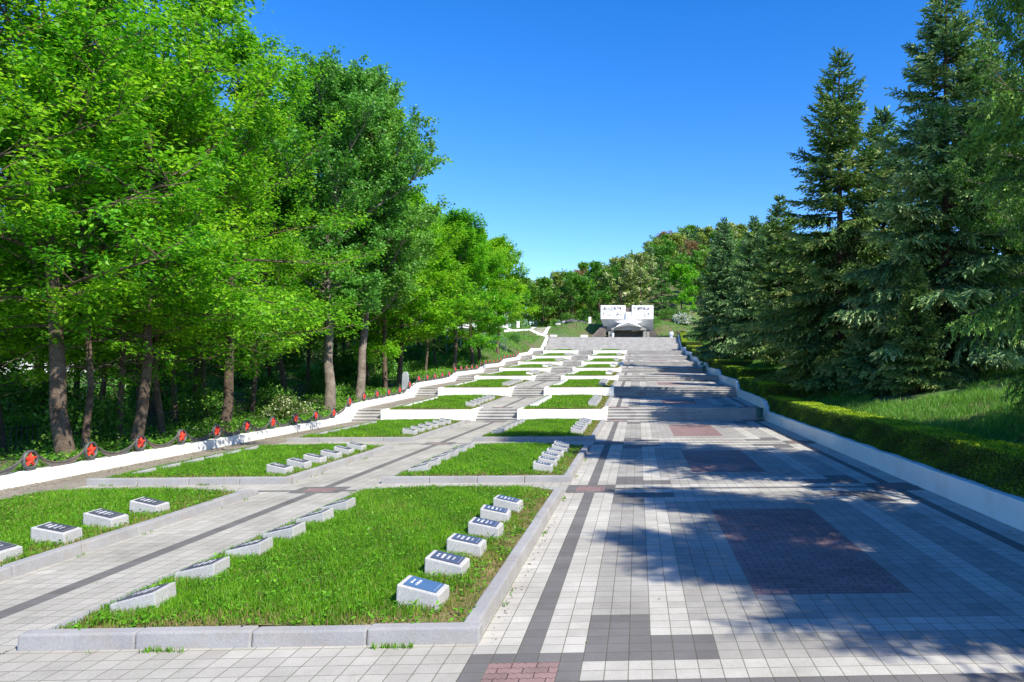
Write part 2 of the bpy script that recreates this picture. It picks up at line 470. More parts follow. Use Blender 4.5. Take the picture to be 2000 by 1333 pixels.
def paving_mats():
    out = []
    for red in (False, True):
        m, nt, b = new_mat("red_paver" if red else "concrete_paver")
        pos = position(nt)
        tone = node(nt, "ShaderNodeAttribute", attribute_name="tone").outputs["Color"]
        st = noise(nt, pos, 0.55, 6, 0.7)
        col = mixc(nt, 0.42, tone, ramp(nt, st, [(0.3, (0.25, 0.24, 0.22)), (0.7, (0.75, 0.75, 0.76))]), 'OVERLAY')
        fine = noise(nt, pos, 130, 3, 0.75)
        col = mixc(nt, 0.35, col, ramp(nt, fine, [(0.25, (0.1, 0.1, 0.1)), (0.75, (0.9, 0.9, 0.9))]), 'OVERLAY')
        spots = ramp(nt, noise(nt, pos, 7.0, 5, 0.7), [(0.60, (0, 0, 0)), (0.72, (1, 1, 1))])
        col = mixc(nt, math_n(nt, 'MULTIPLY', spots, 0.32), col, (0.17, 0.155, 0.13))
        if red:
            w = node(nt, "ShaderNodeTexWave", wave_type='BANDS', bands_direction='X')
            w.inputs["Scale"].default_value = 5.2
            nt.links.new(pos, w.inputs["Vector"])
            sep = node(nt, "ShaderNodeSeparateXYZ")
            nt.links.new(pos, sep.inputs[0])
            cmb = node(nt, "ShaderNodeCombineXYZ")
            nt.links.new(sep.outputs[0], cmb.inputs[0])
            nt.links.new(math_n(nt, 'ADD', sep.outputs[1], math_n(nt, 'MULTIPLY', w.outputs["Fac"], 0.018)), cmb.inputs[1])
            br = node(nt, "ShaderNodeTexBrick")
            br.inputs["Scale"].default_value = 1.0
            br.inputs["Brick Width"].default_value = 0.21
            br.inputs["Row Height"].default_value = 0.105
            br.inputs["Mortar Size"].default_value = 0.005
            br.inputs["Mortar Smooth"].default_value = 0.2
            br.inputs["Color1"].default_value = (0.9, 0.9, 0.9, 1)
            br.inputs["Color2"].default_value = (1.12, 1.1, 1.1, 1)
            br.inputs["Mortar"].default_value = (0.25, 0.25, 0.25, 1)
            nt.links.new(cmb.outputs[0], br.inputs["Vector"])
            col = mixc(nt, 1.0, col, br.outputs["Color"], 'MULTIPLY')
            joint = br.outputs["Fac"]
        else:
            uvn = node(nt, "ShaderNodeUVMap")
            sep = node(nt, "ShaderNodeSeparateXYZ")
            nt.links.new(uvn.outputs[0], sep.inputs[0])
            ed = []
            wob = math_n(nt, 'MULTIPLY', math_n(nt, 'SUBTRACT', noise(nt, pos, 25, 2), 0.5), 0.02)
            for k in (0, 1):
                ed.append(math_n(nt, 'SUBTRACT', 0.5, math_n(nt, 'ABSOLUTE', math_n(nt, 'SUBTRACT', sep.outputs[k], 0.5))))
            e = math_n(nt, 'ADD', math_n(nt, 'MINIMUM', ed[0], ed[1]), wob)
            joint = ramp(nt, e, [(0.012, (1, 1, 1)), (0.034, (0, 0, 0))])
            jc = ramp(nt, noise(nt, pos, 3.0, 4), [(0.4, (0.085, 0.072, 0.052)), (0.62, (0.075, 0.09, 0.035))])
            col = mixc(nt, math_n(nt, 'MULTIPLY', joint, 0.7), col, jc)
        nt.links.new(col, b.inputs["Base Color"])
        b.inputs["Roughness"].default_value = 0.82
        b.inputs["Specular IOR Level"].default_value = 0.25
        h = math_n(nt, 'SUBTRACT', math_n(nt, 'MULTIPLY', fine, 0.25), joint)
        bump(nt, b, h, 0.5, 0.006)
        out.append(m)
    return out


PAV = paving_mats()
GX0 = -1.05 - 120 * T                                    # paver grid starts here; column 120 is the dark stripe


def promenade_class(xc, yc, rows):
    """Paver class in the promenade: dark cross stripes, nested pale and grey frames, a red field in the middle."""
    cls = np.full(xc.shape, 0)                           # 0 white 1 grey 2 dark 3 path 4 walk 5 red
    xl, xr = -1.05 + T, -1.05 + T * 32
    for ya, yb in zip(rows[:-1], rows[1:]):
        a, b = ya + T, yb
        ins = (yc > a) & (yc < b) & (xc > xl) & (xc < xr)
        dx = np.floor(np.minimum(xc - xl, xr - xc) / T + 1e-6)
        dy = np.floor(np.minimum(yc - a, b - yc) / T + 1e-6)
        r = np.minimum(dx, dy)
        c = np.where(r < 2, 0, np.where(r < 5, 1, np.where(r < 7, 0, np.where(r < 11, 1, 5))))
        c = np.where((r >= 2) & (r < 5) & (dx < 8) & (dy < 8), 2, c)
        cls = np.where(ins, c, cls)
    cls = np.where((xc < xl) & (xc > xl - T) | (xc > xr) & (xc < xr + T), 2, cls)
    for y in rows:
        cls = np.where((yc > y) & (yc < y + T), 2, cls)
        for xm in (xl - T / 2, xr + T / 2):
            ax, ay = np.abs(xc - xm), np.abs(yc - y - T / 2)
            cls = np.where((ax < 2.6 * T) & (ay < 2.6 * T), 2, cls)
            cls = np.where((ax < 1.6 * T) & (ay < 1.6 * T), 5, cls)
    return cls


def pave(name, y0, y1, rows, clip=None):
    ix = np.arange(int((XL - GX0) / T) - 1, int((XR + 0.02 - GX0) / T) + 1)
    g0 = rows[0]
    iy = np.arange(math.floor((y0 - g0) / T + 1e-6), math.ceil((y1 - g0) / T - 1e-6))
    I, J = np.meshgrid(ix, iy)
    x0 = (GX0 + I * T).ravel()
    yy0 = (g0 + J * T).ravel()
    xc, yc = x0 + T / 2, yy0 + T / 2
    cls = np.full(xc.shape, 3)
    prom = xc > CB[1] - 0.02
    cls = np.where(prom, promenade_class(xc, yc, rows), cls)
    cls = np.where(xc < LB[0] - 0.01, 4, cls)
    mid = (xc > LB[1]) & (xc < CB[0])
    cls = np.where(mid & (np.abs(xc + 6.42) < T * 0.5), 2, cls)
    for y in rows:
        if y < 8:
            continue
        cls = np.where(~prom & (np.abs(xc + 6.42) < 6 * T) & (yc > y) & (yc < y + T), 2, cls)
        ax, ay = np.abs(xc + 6.42), np.abs(yc - y - T / 2)
        cls = np.where((ax < 2.6 * T) & (ay < 2.1 * T), 2, cls)
        cls = np.where((ax < 1.6 * T) & (ay < 1.1 * T), 5, cls)
    cols = np.array([COLS[k] for k in ('white', 'grey', 'dark', 'path', 'walk', 'red')])
    c = cols[cls] * (1 + 0.05 * rng.standard_normal(len(cls)))[:, None]
    c = np.clip(c, 0.05, 0.8)
    n = len(x0)
    xa, xb = np.clip(x0, XL - 0.1, XR + 0.1), np.clip(x0 + T, XL - 0.1, XR + 0.1)
    ya, yb = np.clip(yy0, y0, y1), np.clip(yy0 + T, y0, y1)
    V = np.empty((n, 4, 3))
    V[:, 0, 0] = xa; V[:, 1, 0] = xb; V[:, 2, 0] = xb; V[:, 3, 0] = xa
    V[:, 0, 1] = ya; V[:, 1, 1] = ya; V[:, 2, 1] = yb; V[:, 3, 1] = yb
    if y0 < 30:
        V[:, :, 2] = P(V[:, :, 1])
    else:
        f = (V[:, :, 1] - y0) / (y1 - y0)
        V[:, :, 2] = P(y0) * (1 - f) + P(y1) * f
    V = V.reshape(-1, 3)
    Q = np.arange(4 * n).reshape(n, 4)
    uv = np.tile(np.array([[0, 0], [1, 0], [1, 1], [0, 1]], dtype=np.float32), (n, 1))
    me = np_mesh(name, V, Q, PAV, uv=uv, color=c, midx=(cls == 5).astype(np.int32))
    tag(link(name, me), kind='structure')


R0 = [-3.4, 5.80, 15.10, 24.0, 33.4]
pave("pavement", -8.0, WALLS[0] + 0.02, R0)
for k in range(7):
    ya = WALLS[k] + RUN
    yb = (WALLS[k + 1] if k < 6 else 100.0) + 0.02
    pave("terrace_pavement", ya, yb, [ya + 0.15, yb - 0.45])

# ---------------------------------------------------------------- steps
ORD = ["first", "second", "third", "fourth", "fifth", "sixth", "seventh"]


def flight(name, x0, x1, y, zb, zt, n, run, label, group, nose=0.02):
    """One flight of n risers between zb and zt: each tread a slab with an overhanging edge."""
    root = tag(empty(name, (0.5 * (x0 + x1), y, zb)), label, "steps", group)
    rise, tread = (zt - zb) / n, run / n
    core = MB()
    poly = [(0.0, -0.5)]
    for i in range(n):
        poly += [(i * tread + nose, i * rise if i else -0.5), (i * tread + nose, (i + 1) * rise - 0.045)]
    poly = [(p[0], p[1]) for p in poly][1:]
    poly += [(run, n * rise - 0.045), (run, -0.5)]
    h = 0.5 * (x1 - x0)
    core.prism(poly, -h, h)
    core.build("riser", MT['step'], root)
    slab = MB()
    for i in range(n):
        x = -h
        while x < h - 0.01:
            w = min(random.uniform(1.1, 1.5), h - x)
            if h - x - w < 0.4:
                w = h - x
            zj = random.uniform(-0.004, 0.004)
            slab.box(x + 0.004, x + w - 0.004, i * tread - 0.6 * nose + 0.002, (i + 1) * tread + 0.012, (i + 1) * rise - 0.045, (i + 1) * rise + zj)
            x += w
    slab.build("tread", MT['step'], root, bevel=0.006)
    return root


for k, (y, zb, zt) in enumerate(zip(WALLS, BASE, TOPS)):
    n = 4 if zt - zb > 0.45 else 3
    o = ORD[k]
    flight("stone_steps", CB[1] + 0.004, XR - 0.004, y, zb, zt, n, RUN, f"wide flight of grey stone steps on the promenade, {o} of seven uphill", "promenade step flights")
    flight("stone_steps", LB[1] + 0.004, CB[0] - 0.004, y, zb, zt, n, RUN, f"narrow stone steps on the middle path between beds, {o} of seven uphill", "middle path step flights")
    flight("stone_steps", XL + 0.004, LB[0] - 0.004, y, zb, zt, n, RUN, f"short stone steps beside the low left wall, {o} of seven uphill", "left walk step flights")
flight("grand_staircase", XL + 0.3, XR - 0.01, 100.0, 3.95, 4.95, 8, 2.6, "lower half of the full width stone staircase below the monument", "full width staircase below the monument", 0.004)
flight("grand_staircase", XL + 0.3, XR - 0.01, 103.6, 4.95, 5.92, 8, 2.6, "upper half of the full width stone staircase below the monument", "full width staircase below the monument", 0.004)
lm = MB()
lm.box(XL + 0.3, XR - 0.01, 102.6, 103.62, 4.4, 4.95)
tag(lm.build("landing_pavement", MT['step']), kind='structure')
pm = MB()
pm.box(XL - 2, XR + 0.3, 106.2, 111.6, 5.3, 5.925)
tag(pm.build("plaza_pavement", MT['step']), kind='structure')

# ---------------------------------------------------------------- beds: kerbs, walls, soil
KH, KW = 0.14, 0.19
BEDS = []                                                # (column, row, x0, x1, y0, y1, z0, z1, grass z offset)


def kerb_run(mb, p, q, width=KW, high=KH, seg=1.05, slope=True):
    """A kerb of separate stones between two points of the outer edge; the inside lies to the left of p->q."""
    p, q = Vector(p), Vector(q)
    L = (q - p).length
    n = max(1, round(L / seg))
    d = (q - p) / L
    nrm = Vector((-d.y, d.x, 0)).normalized()
    for i in range(n):
        a = p + d * (L * i / n + 0.004)
        b = p + d * (L * (i + 1) / n - 0.004)
        j = random.uniform(-0.006, 0.006)
        lo = Vector((0, 0, -0.25))
        up = Vector((0, 0, high + j))
        i0, i1 = nrm * (0.045 if slope else 0.0), nrm * width
        mb.hexa([a + lo, b + lo, b + i1 + lo, a + i1 + lo, a + i0 + up, b + i0 + up, b + i1 + up, a + i1 + up])


def bed(col, row, y0, y1, label, wall=None):
    x0, x1 = LB if col == 'left' else CB
    root = tag(empty("grave_bed", (0.5 * (x0 + x1), y0, float(P(y0 + 0.001)))), label, "grave bed", "grassed grave beds")
    root_inv = Matrix.Translation(-root.location)

    def put(mb, name, mat, bev):
        me = mb.mesh(name, mat, bev)
        me.transform(root_inv)
        return link(name, me, root)
    if wall is None:
        za, zb = float(P(y0)), float(P(y1))
        m = MB(); kerb_run(m, (x0, y0, za), (x1, y0, za)); put(m, "kerb", MT['kerb'], 0.018)
        ys = y0 + KW + 0.004
        ye = y1 - KW - 0.004
        m = MB(); kerb_run(m, (x1, ys, float(P(ys))), (x1, ye, float(P(ye)))); put(m, "kerb", MT['kerb'], 0.018)
        m = MB(); kerb_run(m, (x0, ye, float(P(ye))), (x0, ys, float(P(ys))), high=0.10); put(m, "kerb", MT['kerb'], 0.018)
        m = MB(); kerb_run(m, (x1, y1, zb), (x0, y1, zb), high=0.10); put(m, "kerb", MT['kerb'], 0.018)
        g0, g1 = za + 0.10, zb + 0.10
        sy0 = ys
    else:
        zw0, zw1 = wall
        zb = float(P(y1))
        m = MB()
        m.box(x0 - 0.02, x1 + 0.02, y0 - 0.02, y0 + 0.26, zw0 - 0.4, zw1)
        m.box(x0 - 0.02, x0 + 0.22, y0 + 0.26, y0 + 1.9, zw0 - 0.4, zw1 + 0.02)
        m.box(x1 - 0.22, x1 + 0.02, y0 + 0.26, y0 + 1.9, zw0 - 0.4, zw1 + 0.02)
        put(m, "retaining_wall", MT['white_paint'], 0.02)
        ys, ye = y0 + 1.904, y1 - 0.05
        zt = float(P(ys))
        m = MB(); kerb_run(m, (x1, ys, zt), (x1, ye, zb), high=0.08); put(m, "kerb", MT['kerb'], 0.015)
        m = MB(); kerb_run(m, (x0, ye, zb), (x0, ys, zt), high=0.08); put(m, "kerb", MT['kerb'], 0.015)
        g0, g1 = zw1 + 0.005, zb + 0.08
        sy0 = y0 + 0.255
    a, b = x0 + KW * 0.9, x1 - KW * 0.9
    n = 12
    V, F = [], []
    for i in range(n + 1):
        f = i / n
        for x in np.linspace(a, b, 9):
            hump = 0.05 * math.sin(PI * (x - a) / (b - a)) + 0.012 * math.sin(x * 5 + f * 20)
            V.append((x, sy0 + (y1 - 0.2 - sy0) * f, g0 + (g1 - g0) * f + hump - 0.02))
    for i in range(n):
        for j in range(8):
            k = i * 9 + j
            F.append((k, k + 1, k + 10, k + 9))
    m = MB(); m.add(V, F); put(m, "soil", MT['soil'], 0)
    BEDS.append((col, row, a, b, sy0, y1 - 0.2, g0, g1))


NEAR3 = ["nearest", "second", "third"]
LOW = [(6.71, 14.75), (15.95, 22.7), (24.75, 33.0)]
for col in ('left', 'centre'):
    for r, (a, b) in enumerate(LOW):
        bed(col, r, a, b, f"kerbed grass grave bed on the lower level, {NEAR3[r]} one in the {col} column")
    for k in range(7):
        yb = (WALLS[k + 1] if k < 6 else 100.0) - 0.35
        bed(col, 3 + k, WALLS[k], yb, f"grass grave bed behind a white retaining wall, {ORD[k]} terrace of the {col} column", (BASE[k], TOPS[k]))


def bed_z(B, x, y):
    col, row, a, b, y0, y1, g0, g1 = B
    f = (y - y0) / (y1 - y0)
    return g0 + (g1 - g0) * f + 0.05 * np.sin(PI * np.clip((x - a) / (b - a), 0, 1)) - 0.02


# ---------------------------------------------------------------- grave markers
def marker_proto(seed, whitewashed=False, blue=False):  # blue: plaque colour carries a painted sky reflection
    r = random.Random(seed)
    root = empty("grave_marker")
    w, l, hi, lo = 0.22, 0.185, 0.265, 0.165              # half width, half length, tall side, low side (the plaque faces +x)
    b = MB()
    b.hexa([(-w, -l, -0.15), (w, -l, -0.15), (w, l, -0.15), (-w, l, -0.15), (-w + 0.01, -l + 0.008, hi), (w - 0.012, -l + 0.008, lo), (w - 0.012, l - 0.008, lo), (-w + 0.01, l - 0.008, hi)])
    b.build("block", MT['marker_white'] if whitewashed else MT['marker'], root, bevel=0.012)
    sl = (hi - lo) / (2 * w - 0.022)

    def top(x, dz):
        return lo + (w - 0.012 - x) * sl + dz
    p = MB()
    x0, x1, yy = -w + 0.06, w - 0.055, l - 0.045
    p.hexa([(x0, -yy, top(x0, -0.004)), (x1, -yy, top(x1, -0.004)), (x1, yy, top(x1, -0.004)), (x0, yy, top(x0, -0.004)),
            (x0, -yy, top(x0, 0.012)), (x1, -yy, top(x1, 0.012)), (x1, yy, top(x1, 0.012)), (x0, yy, top(x0, 0.012))])
    pl = p.build("plaque", MT['plaque_sky_tint'] if blue else MT['plaque'], root, bevel=0.003)
    t = MB()                                             # rows of cut strokes, too small in the photograph to read
    for xr, hgt, n in ((x0 + 0.055, 0.026, 6), (x0 + 0.112, 0.036, 8), (x0 + 0.175, 0.030, 7), (x0 + 0.23, 0.02, 5)):
        if blue and xr > x0 + 0.15:
            continue
        wid = n * 0.021
        for i in range(n):
            y = -wid / 2 + i * 0.021
            for s in range(r.choice((2, 3))):
                ya = y + s * 0.006
                xa, xb = xr - hgt * r.uniform(0.3, 0.5), xr + hgt * r.uniform(0.3, 0.5)
                if s == 1:
                    xa = xr + r.uniform(-0.4, 0.1) * hgt
                    xb = xa + 0.25 * hgt
                t.hexa([(xa, ya, top(xa, 0.0125)), (xb, ya, top(xb, 0.0125)), (xb, ya + 0.0042, top(xb, 0.0125)), (xa, ya + 0.0042, top(xa, 0.0125)),
                        (xa, ya, top(xa, 0.0145)), (xb, ya, top(xb, 0.0145)), (xb, ya + 0.0042, top(xb, 0.0145)), (xa, ya + 0.0042, top(xa, 0.0145))])
    t.box(x0 + 0.30, x0 + 0.302, -yy + 0.02, yy - 0.02, top(x0 + 0.30, 0.005), top(x0 + 0.30, 0.0122))
    t.build("lettering", MT['letter'], pl)
    return root


protos = [marker_proto(s) for s in range(4)]
p_sky_tint = marker_proto(11, blue=True)
p_white = marker_proto(12, whitewashed=True)
used = set()


def place_marker(proto, x, y, z, rz, label):
    o = proto if proto.name not in used else copy_tree(proto)
    used.add(proto.name)
    o.location = (x, y, z)
    o.rotation_euler = (random.uniform(-.02, .02), random.uniform(-.025, .025), rz + random.uniform(-.05, .05))
    return tag(o, label, "grave marker", "grave markers in the beds")


POS6 = ["nearest", "second", "third", "fourth", "fifth", "last"]
for B in BEDS:
    col, row, a, b, y0, y1, g0, g1 = B
    if row < 3:
        first = {0: 7.62, 1: 16.9, 2: 26.2}[row]
        step = {0: 0.97, 1: 0.9, 2: 0.95}[row]
        where = f"lower {NEAR3[row]} {col} bed"
    else:
        first, step = y0 + 1.6, 0.95
        where = f"{ORD[row - 3]} terrace {col} bed"
    for side in (0, 1):
        x = (b - (0.57 if col == 'centre' else 0.44)) if side else (a + 0.36)
        sname = {('left', 0): "left walk", ('left', 1): "middle path", ('centre', 0): "middle path", ('centre', 1): "promenade"}[(col, side)]
        for i in range(6):
            y = first + i * step + random.uniform(-.05, .05)
            pr = protos[(i * 3 + side + row) % 4]
            what = "grey stone"
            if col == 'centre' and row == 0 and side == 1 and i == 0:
                pr, what = p_sky_tint, "sky-tinted plaque"
            elif row >= 3 and ((side == 0) or (i == 0 and row in (5, 6))):
                pr, what = p_white, "whitewashed"
            if col == 'left' and row == 0 and i == 0 and side == 1:
                y += 0.0
            xx = x + random.uniform(-.025, .025)
            place_marker(pr, xx, y, float(bed_z(B, xx, y)) - (0.03 if side else 0.06 if col == "centre" else 0.13), 0 if side else PI, f"{POS6[i]} {what} grave marker on the {sname} side of the {where}")

# ---------------------------------------------------------------- left wall with star medallions and swags
def wall_profile(h, back):
    """Top line of a boundary wall: level over each terrace, ramped at each flight."""
    pts = []
    for y in np.arange(-8, 106.6, 0.5):
        pts.append((float(y), None))
    ys = [-8.0]
    for w in WALLS:
        ys += [w - back, w + RUN * 0.75]
    ys += [99.6, 106.6]
    return [(y, float(np.interp(y, [-30] + [q for w in WALLS for q in (w - back, w + RUN * 0.75)] + [99.6, 106.6],
                               [0.18] + [v for b, t in zip(BASE, TOPS) for v in (b, t)] + [3.95, 5.92])) + h) for y in ys]


def wall_top(prof, y):
    return float(np.interp(y, [p[0] for p in prof], [p[1] for p in prof]))


LPROF = wall_profile(0.27, 1.6)
RPROF = wall_profile(0.44, 0.6)


def long_wall(name, prof, x0, x1, label, mat):
    V, F = [], []
    ys = []
    for (ya, za), (yb, zb) in zip(prof[:-1], prof[1:]):
        n = max(1, int((yb - ya) / 0.6))
        ys += [ya + (yb - ya) * i / n for i in range(n)]
    ys.append(prof[-1][0])
    for y in ys:
        z = wall_top(prof, y) + random.uniform(-0.008, 0.008)
        zb = float(P(y)) - 0.6
        e = random.uniform(-0.006, 0.006)
        V += [(x0 + e, y, zb), (x1, y, zb), (x1, y, z), (x0 + e, y, z)]
    for i in range(len(ys) - 1):
        a = 4 * i
        for j in range(4):
            F.append((a + j, a + 4 + j, a + 4 + (j + 1) % 4, a + (j + 1) % 4))
    F += [(0, 1, 2, 3), tuple(range(4 * len(ys) - 1, 4 * len(ys) - 5, -1))]
    o = MB().add(V, F).build(name, mat, bevel=0.012)
    return tag(o, label, "wall")


long_wall("boundary_wall", LPROF, XL - 0.32, XL, "low whitewashed wall along the left walk carrying the red stars", MT['old_white'])
long_wall("boundary_wall", RPROF, XR, XR + 0.26, "low white wall on the right side under the clipped hedge", MT['white_paint'])


def star_poly(ro, ri, a0=PI / 2):
    return [((ro if k % 2 == 0 else ri) * math.cos(a0 + k * PI / 5), (ro if k % 2 == 0 else ri) * math.sin(a0 + k * PI / 5)) for k in range(10)]


def medallion():
    """Black ring with a faceted red star, standing on the wall and facing the walk (+x)."""
    root = empty("star_medallion")
    R, r = 0.205, 0.152
    m = MB()
    n = 36
    sec = [(R, -0.03), (R, 0.015), (R - 0.018, 0.035), (r + 0.018, 0.035), (r, 0.015), (r, -0.03)]
    V, F = [], []
    for k in range(n):
        a = 2 * PI * k / n
        for rr, x in sec:
            V.append((x, rr * math.cos(a), 0.245 + rr * math.sin(a)))
    for k in range(n):
        for j in range(6):
            F.append((k * 6 + j, k * 6 + (j + 1) % 6, ((k + 1) % n) * 6 + (j + 1) % 6, ((k + 1) % n) * 6 + j))
    m.add(V, F)
    m.build("ring", MT['ring'], root)
    f = MB()
    f.box(-0.03, 0.03, -0.10, 0.10, -0.03, 0.055)
    f.build("foot", MT['ring'], root, bevel=0.008)
    s = MB()
    poly = star_poly(0.185, 0.076)
    V = [(0.065, 0, 0.245), (-0.02, 0, 0.245)] + [(0.012, y, 0.245 + z) for y, z in poly] + [(-0.02, y, 0.245 + z) for y, z in poly]
    F = []
    for k in range(10):
        k2 = (k + 1) % 10
        F += [(0, 2 + k, 2 + k2), (1, 12 + k2, 12 + k), (2 + k, 12 + k, 12 + k2, 2 + k2)]
    s.add(V, F)
    s.build("star", MT['red'], root)
    return root


def swag(L, dz):
    """Sagging sheet-metal garland between two medallions, deepest in the middle."""
    V, F = [], []
    n = 16
    for i in range(n + 1):
        t = i / n
        y = L * t
        u = 4 * t * (1 - t)
        ztop = 0.30 - 0.20 * u ** 0.8 + dz * t
        zbot = ztop - (0.035 + 0.115 * u ** 1.3)
        zbot = max(zbot, -0.03 + dz * t)
        for x, z in ((-0.012, zbot), (0.012, zbot), (0.012, ztop - 0.03), (0.026, ztop - 0.03), (0.026, ztop), (-0.012, ztop)):
            V.append((x, y, z))
    for i in range(n):
        for j in range(6):
            F.append((i * 6 + j, i * 6 + (j + 1) % 6, (i + 1) * 6 + (j + 1) % 6, (i + 1) * 6 + j))
    F += [tuple(range(6)), tuple(n * 6 + j for j in range(5, -1, -1))]
    return MB().add(V, F)


med0 = medallion()
ys = [16.42 + 1.755 * k for k in range(-2, 38)]
NUM = ["one", "two", "three", "four", "five", "six", "seven", "eight", "nine", "ten", "eleven", "twelve"]
xm = XL - 0.15


def seg_of(y):
    return sum(1 for w in WALLS if y > w - 1.6)


place = []
for y in ys:
    s = seg_of(y)
    on_ramp = any(w - 1.7 < y < w + 0.9 for w in WALLS)
    place.append((y, s, on_ramp))
cnt = {}
tot = {}
for y, s, r in place:
    tot[s] = tot.get(s, 0) + 1
first = True
for i, (y, s, r) in enumerate(place):
    k = cnt[s] = cnt.get(s, 0) + 1
    words_ = ["first", "second", "third", "fourth", "fifth", "sixth", "seventh", "eighth", "ninth", "tenth", "eleventh", "twelfth", "thirteenth"]
    lev = "lower level" if s == 0 else f"{ORD[s - 1]} terrace"
    kk = k - 2 if s == 0 else k                          # the first two stand out of the photograph's frame
    lab = f"red star in a dark ring, {words_[kk - 1]} along the left wall at the {lev}" if kk > 0 else "red star in a dark ring on the left wall, before the first one in view"
    o = med0 if first else copy_tree(med0)
    first = False
    o.location = (xm, y, wall_top(LPROF, y) - 0.01)
    tag(o, lab, "star ornament", "red star medallions on the left wall")
    if i + 1 < len(place):
        y2 = place[i + 1][0]
        z1, z2 = wall_top(LPROF, y), wall_top(LPROF, y2)
        me = swag(y2 - y - 0.44, z2 - z1).mesh("swag", MT['swag'])
        g = link("garland", me)
        g.location = (xm, y + 0.22, z1)
        lab = f"grey metal garland sagging after the {words_[kk - 1]} star of the {lev}" if kk > 0 else "grey metal garland sagging beside the stars out of view"
        tag(g, lab, "garland", "metal garlands between the stars")

# ---------------------------------------------------------------- litter bins by the right wall
def litter_bin():
    root = empty("litter_bin")
    b = MB()
    b.lathe([(0.10, 0.16), (0.135, 0.18), (0.165, 0.55), (0.175, 0.56), (0.175, 0.585), (0.155, 0.585), (0.12, 0.24)], 16)
    b.build("bucket", MT['bin'], root)
    for s in (-1, 1):
        f = MB()
        f.tube([(0.0, s * 0.19, 0.0), (0.0, s * 0.19, 0.60)], 0.016, 6)
        f.tube([(0.0, s * 0.19, 0.45), (0.0, s * 0.15, 0.45)], 0.012, 6)
        f.tube([(-0.13, s * 0.19, 0.012), (0.13, s * 0.19, 0.012)], 0.014, 6)
        f.build("stand", MT['bin'], root)
    return root


bin0 = litter_bin()
for i, (y, w) in enumerate(((33.35, "below the first flight of promenade steps"), (61.7, "by the fourth flight of promenade steps"), (80.8, "by the sixth flight of promenade steps"))):
    o = bin0 if i == 0 else copy_tree(bin0)
    o.location = (XR - 0.30, y, float(P(y)))
    o.rotation_euler = (0, 0, 0.1)
    tag(o, f"small green litter bin at the right wall {w}", "litter bin", "green litter bins")

